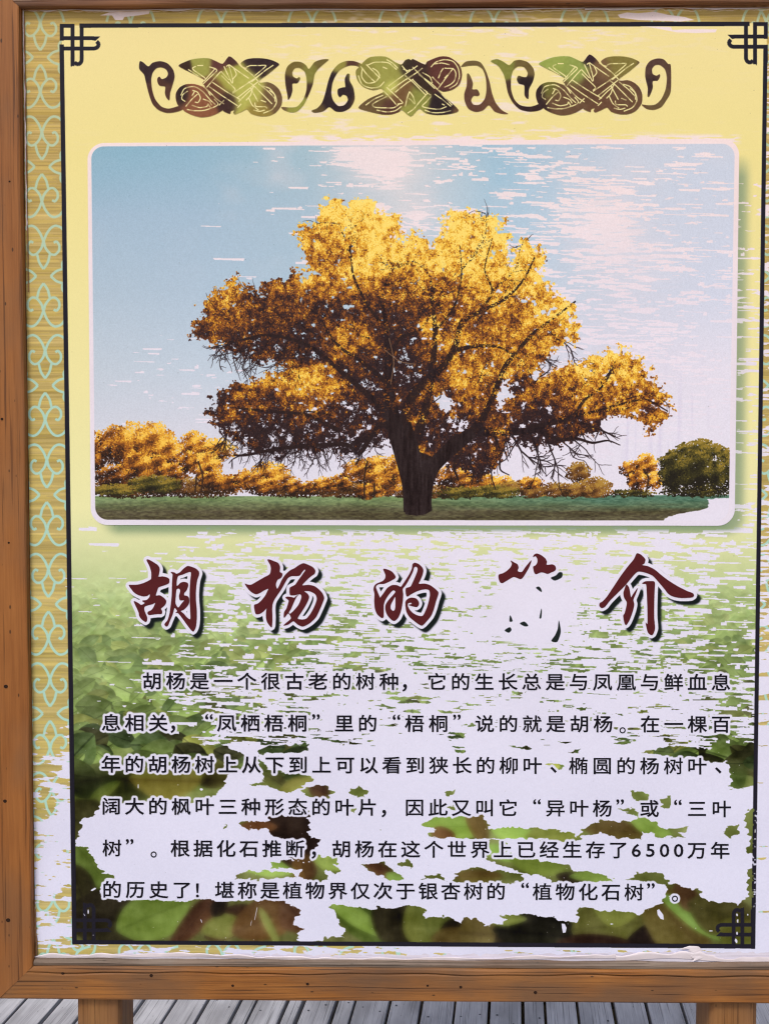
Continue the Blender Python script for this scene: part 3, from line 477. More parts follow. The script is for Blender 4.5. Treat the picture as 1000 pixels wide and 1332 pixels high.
    def bush(cx, cy, r, ry, ramp, dens=1.0, lift=0, seed=0):
        n = int(r*ry*3.0*dens); u = Rt.normal(0, .55, (n, 2)); k = (u**2).sum(1) < .78+.55*sample(bn, cx+u[:, 0]*r*1.3+40, cy+u[:, 1]*ry); u = u[k]; n = len(u)
        lump = np.sin(u[:, 0]*6+cx)*.12+np.sin(u[:, 1]*7+cy*1.3+u[:, 0]*4)*.14
        t = .52-.42*u[:, 1]+.12*u[:, 0]+lump*1.3+.28*(sample(bn, cx+u[:, 0]*r, cy+u[:, 1]*ry)-.5)+Rt.normal(0, .13, n)+lift
        o = np.argsort(Rt.random(n)*.8-u[:, 1]*.0+t*.5)
        c = col_ramp(np.clip(t[o], 0, 1), ramp)
        stamps(pic, cx+u[o, 0]*r*(1+.1*np.sin(u[o, 1]*9+cx)), cy+u[o, 1]*ry, Rt.uniform(1.6, 3.2, n), Rt.uniform(1.2, 2.4, n), Rt.uniform(0, 3.1, n), c)
    for b in [(905,640,48,8,DK,1,-.25),(820,642,30,6,DK,1,-.2),(560,640,60,10,BR,1,-.2),(170,636,60,12,BR,1.2,-.25),(260,634,60,14,BR,1,-.2),(380,638,50,9,BR,1,-.2),(450,636,60,11,BR,1,-.15),
              (126,590,14,30,GOLD,1,-.2),(150,578,22,26,GOLD,1.2,-.1),(172,585,26,36,GOLD,1.2,0),(200,575,26,26,GOLD,1.3,.1),(218,590,20,22,GOLD,1.2,.05),(190,608,30,20,GOLD,1.2,-.08),(150,620,26,16,GOLD,1,-.3),(225,615,20,14,GOLD,1,-.1),(200,630,36,12,DK,1.3,0),(150,637,30,8,DK,1.3,.25),
              (252,578,18,18,GOLD,1.2,.1),(280,585,26,15,GOLD,1.2,.15),(268,606,22,18,GOLD,1.3,.1),(245,600,12,14,GOLD,1,-.1),(275,625,20,12,GOLD,1,-.15),(300,628,22,12,GOLD,1,-.05),(318,622,14,12,GOLD,1,0),(352,618,26,18,GOLD,1.3,.08),(340,632,24,12,GOLD,1,-.1),(378,632,16,12,GOLD,1,-.15),(400,634,12,8,GOLD,1,-.1),(425,630,20,10,GOLD,1,0),(445,626,14,12,GOLD,1,-.1),(470,612,24,16,GOLD,1.2,0),(492,604,20,12,GOLD,1,.1),(500,625,26,20,GOLD,1.3,.05),(480,640,20,12,GOLD,1,-.1),(515,610,14,20,GOLD,1,.05),
              (590,622,26,16,GOLD,1,-.2),(620,628,26,14,GOLD,1,-.1),(650,628,20,10,GOLD,1,.15),(668,634,24,9,BR,1,.1),(640,640,40,9,DK,1.2,.05),(600,642,34,9,DK,1,-.05),(695,640,18,12,BR,1.2,.0),(725,637,22,10,BR,1.2,.05),(690,628,16,8,GOLD,1,0),
              (752,614,16,14,BR,1.2,0),(772,636,24,16,BR,1.3,.12),(750,638,20,10,BR,1,.05),(820,610,15,11,GOLD,1,.0),(840,605,15,16,GOLD,1.2,.05),(850,625,12,12,GOLD,1,.2),(828,625,14,14,GOLD,1,-.1),
              (876,592,12,8,DK,1.2,.05),(866,600,12,8,DK,1.2,-.1),(872,622,16,18,DK,1.3,-.2),(892,584,14,9,DK,1.2,.15),(912,580,16,10,DK,1.3,.25),(930,586,14,9,DK,1.3,.2),(943,594,10,12,DK,1.2,.1),(905,594,22,9,DK,1.2,-.05),(880,612,22,22,DK,1.2,-.2),(910,615,32,24,DK,1.4,-.25),(938,618,16,22,DK,1.2,-.15)]:
        bush(*b)
    tk = newmask()
    for a in ([(262,640),(264,620),(258,600)],[(254,640),(256,618)],[(398,645),(398,635)],[(474,648),(474,620),(478,600)],[(486,648),(487,628)],[(840,640),(843,622),(836,610)]): stroke(tk, a, 2.4)
    comp(pic, tk*.85, (52,36,28))
    gm2 = np.clip((YY-(648-2*np.clip((XX-600)/200, 0, 1)+2.5*(noise(6, 3, 103)-.5)*2))*1.0, 0, 1)[..., None]
    pic = pic*(1-gm2)+grass*gm2
    # the tree
    cm = newmask(); poly_mask(cm, P(CROWN))
    for s in ('566,512 575,514 590,520 592,530 580,538 568,530', '648,500 660,495 662,512 655,536 648,528', '585,548 600,545 603,556 592,560'):
        h = newmask(); poly_mask(h, P(s)); cm = cm*(1-h)
    wy = ((noise(9, 7, 111, oct=3)-.5)*26*S+(noise(2.5, 2.5, 113)-.5)*9*S).astype(int); wx2 = ((noise(9, 7, 112, oct=3)-.5)*26*S+(noise(2.5, 2.5, 114)-.5)*9*S).astype(int)
    cm = cm[np.clip(np.arange(AH)[:, None]+wy, 0, AH-1), np.clip(np.arange(AW)[None, :]+wx2, 0, AW-1)]
    num = np.zeros((AH, AW), np.float32); den = num+1e-5
    y0, y1, x0, x1 = [int(v) for v in ((240-AY0)*S, (640-AY0)*S, (230-AX0)*S, (890-AX0)*S)]
    X4 = XX[y0:y1:4, x0:x1:4]; Y4 = YY[y0:y1:4, x0:x1:4]; nn = 0; dd = 1e-6
    for (a, b, r, l) in CROWN_LIGHT:
        w = np.exp(-((X4-a)**2+((Y4-b)*1.1)**2)/(2*(r*.55)**2))+1e-6
        nn = nn+w*(l-.22*(Y4-b)/r*np.exp(-((Y4-b)/r)**2)); dd = dd+w
    lt = np.zeros((AH, AW), np.float32); lt[y0:y1, x0:x1] = lerp_up((nn/dd).astype(np.float32), y1-y0, x1-x0)
    n5 = noise(14, 11, 121, oct=3); n6 = noise(5, 6, 122, oct=2)
    lt = lt+(n5-.5)*.55+(n6-.5)*.7
    gaps = noise(8, 6, 123, oct=2)+.12*noise(40, 30, 124)
    def sample(f, x, y): return f[np.clip(((y-AY0)*S).astype(int), 0, AH-1), np.clip(((x-AX0)*S).astype(int), 0, AW-1)]
    GOLD2 = [(0,(44,28,30)),(.15,(66,38,32)),(.3,(106,58,30)),(.45,(150,86,32)),(.6,(194,126,38)),(.78,(234,172,48)),(.92,(250,204,76)),(1.1,(255,226,120))]
    def leaves(n, lo, hi, jit, cthr, size, off=0.0, gap=.72):
        jit = jit*1.75; cthr = cthr-.1
        x = Rt.uniform(235, 885, n); y = Rt.uniform(240, 632, n)
        k = (sample(cm, x, y) > cthr) & (sample(gaps, x, y) < gap)
        l = sample(lt, x, y); k &= (l >= lo) & (l < hi)
        x, y, l = x[k], y[k], l[k]; m = len(x)
        t = l+Rt.normal(0, jit, m)+off
        stamps(pic, x, y, Rt.uniform(.7, 1.3, m)*size, Rt.uniform(.5, .8, m)*size, Rt.normal(1.3, .7, m), col_ramp(t, GOLD2))
    lt = lt+np.clip(.5-lt, 0, .35)*.3*np.clip((485-YY)/40, 0, 1); lt = .47+(lt-.47)*1.1-.12*np.exp(-(((XX-470)/70)**2+((YY-425)/40)**2))-.12*np.exp(-(((XX-535)/34)**2+((YY-470)/40)**2))
    inn2 = np.clip((blur(cm, 9, 9, 2)-.9)*12, 0, 1); gaps = gaps-inn2*.09
    base_a = np.clip((cm-.5)*3, 0, 1)*np.clip((.84-gaps-.34*(noise(3, 3, 126)-.5)-.25*np.clip(.16-lt, 0, .2)*5*(.5+noise(6, 5, 128)))*9, 0, 1)
    pic = pic*(1-base_a[..., None]*.95)+col_ramp(np.clip(lt-.11+.62*(noise(1.5, 2.4, 127, oct=2)-.5)+.3*(noise(6, 5, 130, oct=2)-.5), 0, 1), GOLD2)*base_a[..., None]*.95
    leaves(60000, -9, 9, .10, .42, 2.2, -.2, .76)
    # limbs and twigs
    br = newmask()
    for p, w in LIMBS: stroke(br, p, w)
    Rw = np.random.default_rng(9)
    def twig(x, y, a, L, w, d):
        pts = [(x, y)]
        for _ in range(4):
            a += Rw.normal(0, .22); x += math.cos(a)*L/4; y += math.sin(a)*L/4; pts.append((x, y))
        stroke(br, pts, np.linspace(w, w*.5, 5), smooth=False)
        if d > 0:
            for _ in range(3):
                i = Rw.integers(1, 5); twig(pts[i][0], pts[i][1], a+Rw.normal(0, .6), L*Rw.uniform(.4, .7), w*.6, d-1)
    for x, y, a, L, w, d in [(665,565,1.2,50,3,2),(690,563,1.1,50,2.6,2),(705,562,.9,52,2.6,2),(720,560,1.0,40,2.4,2),(680,565,1.9,40,2.2,2),(735,556,.7,40,2.2,2),(750,552,.9,30,2,2),(775,548,.7,34,2,2),(660,560,1.7,46,3,1),(700,565,1.5,44,2,2),
       (645,575,1.3,40,2.4,1),(610,590,1.5,34,3,2),(630,590,1.1,34,2.4,2),(340,436,2.6,50,2,2),(350,440,2.3,40,2,2),(375,445,2.2,44,2,2),(330,440,2.9,46,2,2),(320,442,2.6,34,1.6,2),(390,450,1.9,34,2,2),(400,455,1.6,34,2,2),
       (320,590,2.7,26,2,1),(350,585,2.2,28,2,2),(380,582,1.9,26,2,2),(400,582,1.5,24,2,1),(420,580,1.8,22,2,1),(445,578,1.3,20,2,2),(470,588,1.6,18,2,1),(300,592,2.9,18,1.5,1),
       (660,470,.5,40,2,2),(690,440,-.2,36,2,2),(720,440,.2,34,2,2),(700,460,.7,30,2,2),(780,500,-.9,36,2,2),(800,525,-.2,46,1.6,2),(500,400,-1.9,60,3,3),(560,390,-1.4,60,3,3),(600,350,-1.3,50,2.5,3),(640,380,-.9,50,2.5,3),(455,340,-1.5,50,2.4,3),(540,430,-1.2,60,2,3),(580,420,-1.6,50,2,3),(620,420,-.7,46,2,3),(480,440,-2.4,60,2.6,3),(420,440,-2.3,50,2.4,3),(350,420,-2,36,2,3),(300,420,-2.4,36,2,2),(740,520,-.9,36,2,3),(690,530,-1.3,40,2.4,3),(620,500,-1.1,40,2,3),(540,540,-.8,40,2,2),(470,520,-2.6,60,2.4,3),(430,540,-2.8,60,2.4,3),(380,540,2.8,60,2.4,3)]:
        twig(x, y, a, L, w, d)
    for _ in range(46):
        x = Rw.uniform(285, 490); twig(x, 566+14*math.sin((x-285)/205*math.pi)*.6+Rw.uniform(-12, 6), Rw.uniform(1.2, 2.6), Rw.uniform(12, 30), 1.5, 2)
    for _ in range(30):
        x = Rw.uniform(282, 400); twig(x, 448+Rw.uniform(-8, 14), Rw.uniform(1.3, 2.9), Rw.uniform(12, 32), 1.3, 1)
    tx = (noise(2.4, 22, 131)-.5)[..., None]*26+(noise(1.4, 5, 132)-.5)[..., None]*12
    brc = np.array([36,25,28])+tx*.7
    comp(pic, np.clip(br, 0, .96), brc.astype(np.float32))
    leaves(52000, -9, .3, .09, .45, 2.0, -.04, .74)
    leaves(60000, .2, 9, .09, .42, 2.1, -.07, .74)
    leaves(56000, .34, 9, .10, .4, 2.1, -.01, .74)
    lb = newmask()
    for p, w in LIMBS[2:]: stroke(lb, p, np.array(w)*.85)
    comp(pic, lb*np.clip(.9-.75*np.clip(noise(9, 8, 129, oct=2)-.46, 0, .3)/.2, 0, .85), (44,30,30))
    leaves(26000, .5, 9, .10, .35, 2.0, .05, .60)
    cs = np.clip(cm*1.3, 0, 1)[..., None]; pic = pic*(1-cs*.2)+blur(pic, 1, 1, 1)*cs*.2
    # loose outer sprays
    n = 9000; x = Rt.uniform(235, 885, n); y = Rt.uniform(240, 600, n); cb = blur(cm[::1], 7, 7, 1); k = (sample(cb, x, y) > .1) & (sample(cb, x, y) < .5)
    x, y = x[k], y[k]; stamps(pic, x, y, Rt.uniform(2, 3.4, len(x)), Rt.uniform(1.4, 2.2, len(x)), Rt.uniform(0, 3, len(x)), col_ramp(np.clip(sample(lt, x, y)+Rt.normal(-.05, .15, len(x)), .1, 1), GOLD2))
    tb = newmask(); stroke(tb, LIMBS[0][0][:5], LIMBS[0][1][:5]); stroke(tb, LIMBS[1][0][:5], LIMBS[1][1][:5]); poly_mask(tb, P('527,669 524,640 518,600 508,566 534,548 546,588 562,594 592,564 612,568 590,588 568,612 559,640 562,664 553,669 542,671'))
    comp(pic, tb*np.clip((YY-520)/30, 0, 1)*.97, (np.array([40,28,29])+tx*.9).astype(np.float32))
    for a, w in (([(506,440),(512,470),(508,500)], 1.2), ([(500,455),(520,470),(540,474)], 1.1), ([(586,425),(590,445)], 1)):
        q = newmask(); stroke(q, a, w); comp(pic, q*.7, (150,116,84))
    pic += (noise(1.0, 1.0, 141)[..., None]-.5)*10
    # peeled lower right corner of the picture
    crn = newmask(); poly_mask(crn, P('919,650 935,648 960,646 962,690 855,690 863,676 868,671 885,668 905,665 918,661 922,655'))
    crn = crn[np.clip(np.arange(AH)[:, None]+wyn//2, 0, AH-1), np.clip(np.arange(AW)[None, :]+wxn//2, 0, AW-1)]
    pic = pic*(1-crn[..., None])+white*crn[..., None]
    comp(img, pm, pic.astype(np.float32))
    # a few scrapes over the right edge of the mount
    del pic, sky, cloud, grass

    # ---------- header ornament
    om = newmask()
    for ox, oy, s in SWIRLS: poly_mask(om, smoothline(P(s)/6.25+[ox, oy], 4))
    et = newmask(); cut = newmask()
    for dx, dy in ((0, 0), (468, -2.5)):
        poly_mask(om, smoothline(P(KNOT_A)/6.25+[170+dx, 60+dy], 3))
        for e in KNOT_A_ETCH: stroke(et, P(e)/6.25+[170+dx, 60+dy], 1.5)
    poly_mask(om, smoothline(P(KNOT_B)/6.25+[450, 60], 3))
    for e in KNOT_B_ETCH: stroke(et, P(e)/6.25+[450, 60], 1.5)
    oc = img.copy(); a, b, c, d = 60, 160, 170, 890
    oc[int((a-AY0)*S):int((b-AY0)*S), int((c-AX0)*S):int((d-AX0)*S)] = rbf(ORN_SPOTS, a, b, c, d)
    comp(img, om, oc+((noise(3, 3, 151)-.5)*10)[..., None]); comp(img, et*om*(.62+.38*(noise(5, 5, 152) > .36)), (236,226,160))
    del oc

    # ---------- title characters: white rim, hard shadow, dark red brush strokes
    tmk = newmask()
    for ox, oy, sc_, pos, neg in TITLE:
        m = newmask()
        for s in pos: poly_mask(m, smoothline(P(s)/sc_+[ox, oy], 4))
        h = newmask()
        for s in neg: poly_mask(h, smoothline(P(s)/sc_+[ox, oy], 4))
        tmk = np.maximum(tmk, m*(1-h))
    ya, yb = int((690-AY0)*S), int((870-AY0)*S)
    def dil(m, r):
        o = m.copy(); rr = int(r*S)
        for a in range(0, 360, 12):
            for q in (.5, 1):
                dx, dy = int(round(math.cos(math.radians(a))*r*S*q)), int(round(math.sin(math.radians(a))*r*S*q))
                o = np.maximum(o, np.roll(np.roll(m, dy, 0), dx, 1))
        return o
    sub = tmk[ya:yb]; fat = dil(sub, 4.3)
    sh = np.roll(np.roll(fat, int(5*S), 0), int(5.4*S), 1); sh = blur(sh, 2, 2, 2)
    nojian = ((XX[ya:yb] < 632) | (XX[ya:yb] > 762)).astype(np.float32)
    edge_n = np.clip(1.15-1.5*np.clip(peel[ya:yb]-.5, 0, 1)*(1-np.clip(sh*1.6-.5, 0, 1)), 0, 1)
    v = img[ya:yb]; s3 = (sh*nojian*edge_n)[..., None]; v[:] = v*(1-s3)+np.array([16,24,24])*s3
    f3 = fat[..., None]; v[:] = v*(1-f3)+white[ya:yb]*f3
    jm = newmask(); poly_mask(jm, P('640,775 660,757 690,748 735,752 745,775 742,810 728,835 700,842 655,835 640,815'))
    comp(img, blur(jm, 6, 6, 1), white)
    sm2 = newmask()
    for s in TITLE_SCRAPS: poly_mask(sm2, smoothline(P(s)/8.333+[635, 715], 3))
    comp(img, sm2, (26,34,34))
    t3 = tmk[ya:yb, :, None]; v[:] = v*(1-t3)+np.array([84,27,32])*t3

    # ---------- white rim round the body lettering (the ink of the letters is its own layer)
    if glyph_tris is not None:
        K = newmask()
        for T in glyph_tris:
            p = (T-[AX0, AY0])*S; x0, y0 = np.floor(p.min(0)).astype(int); x1, y1 = np.ceil(p.max(0)).astype(int)+1
            if x1-x0 < 1 or y1-y0 < 1: continue
            Y, X = np.mgrid[y0:y1, x0:x1]; X = X+.5; Y = Y+.5
            d = (p[1, 0]-p[0, 0])*(p[2, 1]-p[0, 1])-(p[2, 0]-p[0, 0])*(p[1, 1]-p[0, 1])
            if abs(d) < 1e-9: continue
            a = ((p[1, 0]-X)*(p[2, 1]-Y)-(p[2, 0]-X)*(p[1, 1]-Y))/d; b = ((p[2, 0]-X)*(p[0, 1]-Y)-(p[0, 0]-X)*(p[2, 1]-Y))/d
            K[y0:y1, x0:x1][(a > -.08) & (b > -.08) & (1-a-b > -.08)] = 1
        ya, yb = int((865-AY0)*S), int((1190-AY0)*S)
        halo = dil(K[ya:yb], 3.0); halo = np.clip(blur(halo, 2, 2, 1)*2-.7+(noise(3, 2, 161)[ya:yb]-.5)*.5, 0, 1)
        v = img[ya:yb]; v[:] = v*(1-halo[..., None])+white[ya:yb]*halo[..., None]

    # ---------- navy rule with interlaced corner knots
    bm = newmask()
    def rule(a, b, w0, w1): stroke(bm, [a, b], [w0, w1], smooth=False)
    rule((104,33.2), (974,31), 5.2, 5.6); rule((80.5,58), (97.2,1227), 5.6, 6); rule((995,59), (979,1234), 5.4, 5.2); rule((95,1225.5), (980,1231), 5.2, 5.4)
    def knot(ox, oy, sx, sy, sc=1.0):
        w = 5.0*sc
        def L(*pts): stroke(bm, [(ox+sx*a*sc, oy+sy*b*sc) for a, b in pts], w, smooth=False)
        L((0,0),(16.4,0)); L((2.2,-2.2),(2.2,19)); L((0,16.2),(44,16.2)); L((16.2,-2.2),(16.2,52))
        L((28,-2.2),(28,42)); L((0,29.5),(44,29.5)); L((26,0),(40,0)); L((2.2,27.5),(2.2,50))
        a = [(44+5*math.sin(t), 22.9-0-6.6*math.cos(t)) for t in np.linspace(0, math.pi, 9)]
        stroke(bm, [(ox+sx*p*sc, oy+sy*q*sc) for p, q in [(44,29.5)]+[(44+6*math.cos(t), 24.5+5*math.sin(t)) for t in np.linspace(1.5, -.9, 8)]], w, smooth=False)
        stroke(bm, [(ox+sx*p*sc, oy+sy*q*sc) for p, q in [(28,42)]+[(23+5*math.cos(t), 44+6*math.sin(t)) for t in np.linspace(.1, 2.5, 8)]], w, smooth=False)
        poly_mask(bm, [(ox+sx*p*sc, oy+sy*q*sc) for p, q in ((40,14),(52,14),(46,19.5),(40,18.4))])
        poly_mask(bm, [(ox+sx*p*sc, oy+sy*q*sc) for p, q in ((14,42),(14,54),(19,48),(18.4,42))])
    knot(78.5, 33.4, 1, 1); knot(997.6, 31.2, -1, 1); knot(94.8, 1226, 1, -1, .98); knot(980.5, 1231.5, -1, -1, .96)
    gapm = np.ones((AH, AW), np.float32)
    wornr = np.clip((noise(3, 3, 171, oct=2)-.60)*12, 0, 1)*((XX > 970) & (YY > 1040) & (YY < 1180))
    comp(img, bm*(1-wornr*.9), (30,28,40))
    # pin-prick losses in the dark leaves and knots
    Rp = np.random.default_rng(17)
    for (a, b, L, w, dx) in [(115,1186,8,2.2,0),(110,1190,4,1.5,1),(262,1198,6,1.2,1),(959,1176,5,3,0),(958,1190,5,3,.3),(959,1198,6,3,0),(958,1214,5,3,0),(957,1224,7,4,.5),(972,1190,3,2,0),(924,1211,2,7,0),(333,1188,22,.9,-2),(327,1200,10,.8,-1),(775,1164,4,14,0),(805,1164,4,10,0),(858,1190,16,9,3),(733,1207,14,8,1),(795,1202,2,5,0),(905,1120,2,2,0),(155,1080,1.5,1.5,0),(870,1166,2,2,0),(395,1122,2,3,0),(402,1121,2,3,0),(388,1120,1.5,2,0),(180,1023,7,2,0),(262,1027,4,5,0),(122,1157,5,5,-3),(175,915,1.5,6,0)]:
        m = newmask(); k = 6; pts = [(a+w/2*math.cos(t)*Rp.uniform(.6, 1.1)+dx*math.sin(t), b+L/2*math.sin(t)*Rp.uniform(.7, 1.1)) for t in np.linspace(0, 6.28, k, endpoint=False)]
        x0 = int((a-AX0-15)*S); x1 = x0+int(30*S); y0 = int((b-AY0-15)*S); y1 = y0+int(30*S)
        poly_mask(m, pts); q = m[y0:y1, x0:x1, None]; img[y0:y1, x0:x1] = img[y0:y1, x0:x1]*(1-q)+white[y0:y1, x0:x1]*q
    for _ in range(260):
        a, b = Rp.uniform(100, 975), Rp.uniform(860, 1225)
        x0, y0 = int((a-AX0)*S), int((b-AY0)*S); w, h = Rp.integers(1, 4), Rp.integers(1, 3)
        img[y0:y0+h, x0:x0+w] = img[y0:y0+h, x0:x0+w]*.35+np.array([228,222,236])*.65
    # small grime specks on the bare vinyl
    for _ in range(420):
        a, b = Rp.uniform(30, 1060), Rp.uniform(15, 1245); x0, y0 = int((a-AX0)*S), int((b-AY0)*S)
        w, h = Rp.integers(1, 3), Rp.integers(1, 3); img[y0:y0+h, x0:x0+w] *= Rp.uniform(.72, .92)
    # unprinted lavender selvage at the very bottom, glue-brown strip at the very top
    rg = noise(8, 3, 181, oct=2)
    bot = np.clip((YY-(1241.5+3.0*(rg-.5)*2-3*np.clip((XX-600)/300, 0, 1)))*1.2, 0, 1)[..., None]
    selv = np.array([214,208,222])+(noise(30, 1.5, 182)[..., None]-.5)*24
    img = img*(1-bot)+selv*bot
    lft = np.clip((46+(YY-1180)*.01+2*(rg-.5)*2-XX)*1.2, 0, 1)*np.clip((YY-1140)/20, 0, 1)
    img = img*(1-lft[..., None])+selv*lft[..., None]
    topl = 13.5-1.5*np.clip(Xg/900, 0, 1)+(noise(10, 50, 183, oct=3)-.5)*5
    tp = np.clip((topl-YY)*1.2, 0, 1)[..., None]
    brn = np.array([176,136,98])+(noise(40, 1.0, 184)[..., None]-.5)*70
    img = img*(1-tp)+brn*tp
    lip = np.clip(1-np.abs(YY-topl-.6-1.0*noise(6, 40, 185))/1.1, 0, 1)[..., None]*.85
    img = img*(1-lip)+np.array([240,222,206])*lip
    img += (noise(.8, .8, 191)[..., None]-.5)*5
    return np.clip(img, 0, 255)
# ---------------------------------------------------------------- materials
def mat(name):
    m = bpy.data.materials.new(name); m.use_nodes = True
    return m, m.node_tree, m.node_tree.nodes['Principled BSDF']
def N(t, k, **kw):
    n = t.nodes.new(k)
    for a, b in kw.items(): setattr(n, a, b)
    return n
def ramp(t, stops):
    n = N(t, 'ShaderNodeValToRGB'); e = n.color_ramp.elements
    while len(e) < len(stops): e.new(.5)
    for i, (p, c) in enumerate(stops): e[i].position = p; e[i].color = (*c, 1)
    return n
def lin(r, g, b): return tuple(((v/255)/12.92 if v/255 < .04045 else ((v/255+.055)/1.055)**2.4) for v in (r, g, b))
def wood(name, axis, dark, mid, light, grey, spots=1.0, seed=0.0, rough=.62, grain=1.0):
    """axis = grain direction (0 x, 1 y, 2 z)"""
    m, t, b = mat(name); L = t.links.new
    tc = N(t, 'ShaderNodeTexCoord'); inf = N(t, 'ShaderNodeObjectInfo')
    add = N(t, 'ShaderNodeVectorMath', operation='ADD'); L(tc.outputs['Object'], add.inputs[0])
    sc = N(t, 'ShaderNodeVectorMath', operation='SCALE'); L(inf.outputs['Random'], sc.inputs['Scale']); sc.inputs[0].default_value = (7.3+seed, 3.1, 5.7); L(sc.outputs[0], add.inputs[1])
    def mp(s_along, s_across):
        n = N(t, 'ShaderNodeMapping'); s = [s_across]*3; s[axis] = s_along; n.inputs['Scale'].default_value = s; L(add.outputs[0], n.inputs['Vector']); return n
    warp = N(t, 'ShaderNodeTexNoise'); warp.inputs['Scale'].default_value = 1; warp.inputs['Detail'].default_value = 3; L(mp(5, 14).outputs[0], warp.inputs['Vector'])
    n1 = N(t, 'ShaderNodeTexNoise'); n1.inputs['Scale'].default_value = 1; n1.inputs['Detail'].default_value = 6; n1.inputs['Roughness'].default_value = .62; n1.inputs['Distortion'].default_value = .5; L(mp(3.2, 90).outputs[0], n1.inputs['Vector'])
    n2 = N(t, 'ShaderNodeTexNoise'); n2.inputs['Scale'].default_value = 1; n2.inputs['Detail'].default_value = 4; L(mp(14, 520).outputs[0], n2.inputs['Vector'])
    n3 = N(t, 'ShaderNodeTexNoise'); n3.inputs['Scale'].default_value = 1; n3.inputs['Detail'].default_value = 5; L(mp(4, 9).outputs[0], n3.inputs['Vector'])
    mx = N(t, 'ShaderNodeMath', operation='MULTIPLY_ADD'); L(n2.outputs[0], mx.inputs[0]); mx.inputs[1].default_value = .45*grain
    m2 = N(t, 'ShaderNodeMath', operation='MULTIPLY_ADD'); L(n1.outputs[0], m2.inputs[0]); m2.inputs[1].default_value = .75*grain; L(mx.outputs[0], m2.inputs[2])
    L(warp.outputs[0], mx.inputs[2])
    m3 = N(t, 'ShaderNodeMapRange'); L(m2.outputs[0], m3.inputs[0]); m3.inputs[1].default_value = .5+.6*grain*.5+.0-.28; m3.inputs[2].default_value = .5+.6*grain+.28
    r = ramp(t, [(0.0, dark), (.5, mid), (1.0, light)]); L(m3.outputs[0], r.inputs[0])
    gm = N(t, 'ShaderNodeMapRange'); L(n3.outputs[0], gm.inputs[0]); gm.inputs[1].default_value = .46; gm.inputs[2].default_value = .66; gm.inputs[4].default_value = .8
    gx = N(t, 'ShaderNodeMix', data_type='RGBA'); L(gm.outputs[0], gx.inputs[0]); L(r.outputs[0], gx.inputs[6]); gx.inputs[7].default_value = (*grey, 1)
    n4 = N(t, 'ShaderNodeTexNoise'); n4.inputs['Scale'].default_value = 1; n4.inputs['Detail'].default_value = 3; n4.inputs['Distortion'].default_value = .8; L(mp(2.4, 210).outputs[0], n4.inputs['Vector'])
    lm = N(t, 'ShaderNodeMapRange'); L(n4.outputs[0], lm.inputs[0]); lm.inputs[1].default_value = .56; lm.inputs[2].default_value = .66; lm.inputs[4].default_value = .6*grain
    lx = N(t, 'ShaderNodeMix', data_type='RGBA'); L(lm.outputs[0], lx.inputs[0]); L(gx.outputs[2], lx.inputs[6]); lx.inputs[7].default_value = (*[c*.7 for c in dark], 1); gx = lx
    # knots and nail pits
    vo = N(t, 'ShaderNodeTexVoronoi'); vo.inputs['Scale'].default_value = 1; L(mp(38, 85).outputs[0], vo.inputs['Vector'])
    vn = N(t, 'ShaderNodeMath', operation='MULTIPLY_ADD'); L(n3.outputs[0], vn.inputs[0]); vn.inputs[1].default_value = .25; L(vo.outputs['Distance'], vn.inputs[2])
    vm = N(t, 'ShaderNodeMapRange'); L(vn.outputs[0], vm.inputs[0]); vm.inputs[1].default_value = .20; vm.inputs[2].default_value = .27; vm.inputs[3].default_value = .85*spots; vm.inputs[4].default_value = 0
    # only some of the cells carry a mark
    sel = N(t, 'ShaderNodeMath', operation='GREATER_THAN'); sp = N(t, 'ShaderNodeSeparateColor'); L(vo.outputs['Color'], sp.inputs[0]); L(sp.outputs[0], sel.inputs[0]); sel.inputs[1].default_value = .78
    ml = N(t, 'ShaderNodeMath', operation='MULTIPLY'); L(vm.outputs[0], ml.inputs[0]); L(sel.outputs[0], ml.inputs[1])
    kx = N(t, 'ShaderNodeMix', data_type='RGBA'); L(ml.outputs[0], kx.inputs[0]); L(gx.outputs[2], kx.inputs[6]); kx.inputs[7].default_value = (*[c*.28 for c in dark], 1)
    L(kx.outputs[2], b.inputs['Base Color'])
    bp = N(t, 'ShaderNodeBump'); bp.inputs['Strength'].default_value = .45; bp.inputs['Distance'].default_value = .0012; hs = N(t, 'ShaderNodeMath', operation='SUBTRACT'); L(m2.outputs[0], hs.inputs[0]); L(lm.outputs[0], hs.inputs[1]); L(hs.outputs[0], bp.inputs['Height']); L(bp.outputs[0], b.inputs['Normal'])
    b.inputs['Roughness'].default_value = rough; b.inputs['Specular IOR Level'].default_value = .35
    return m
def plain(name, c, rough=.6, vary=0.0, scale=40, bump=0.0):
    m, t, b = mat(name); L = t.links.new
    tc = N(t, 'ShaderNodeTexCoord'); n = N(t, 'ShaderNodeTexNoise'); n.inputs['Scale'].default_value = scale; n.inputs['Detail'].default_value = 5; L(tc.outputs['Object'], n.inputs['Vector'])
    r = ramp(t, [(.3, tuple(v*(1-vary) for v in c)), (.7, tuple(min(1, v*(1+vary)) for v in c))]); L(n.outputs[0], r.inputs[0]); L(r.outputs[0], b.inputs['Base Color'])
    if bump: bp = N(t, 'ShaderNodeBump'); bp.inputs['Strength'].default_value = .5; bp.inputs['Distance'].default_value = bump; L(n.outputs[0], bp.inputs['Height']); L(bp.outputs[0], b.inputs['Normal'])
    b.inputs['Roughness'].default_value = rough; b.inputs['Specular IOR Level'].default_value = .15; return m
M_side = wood('varnished_wood_upright', 2, lin(84,46,20), lin(138,84,38), lin(160,102,50), lin(122,84,54), .9, 0, .6, 1.1)
M_rail = wood('varnished_wood_rail', 0, lin(66,36,16), lin(132,82,36), lin(168,110,52), lin(104,78,58), 1.0, 2, .6, 1.25)
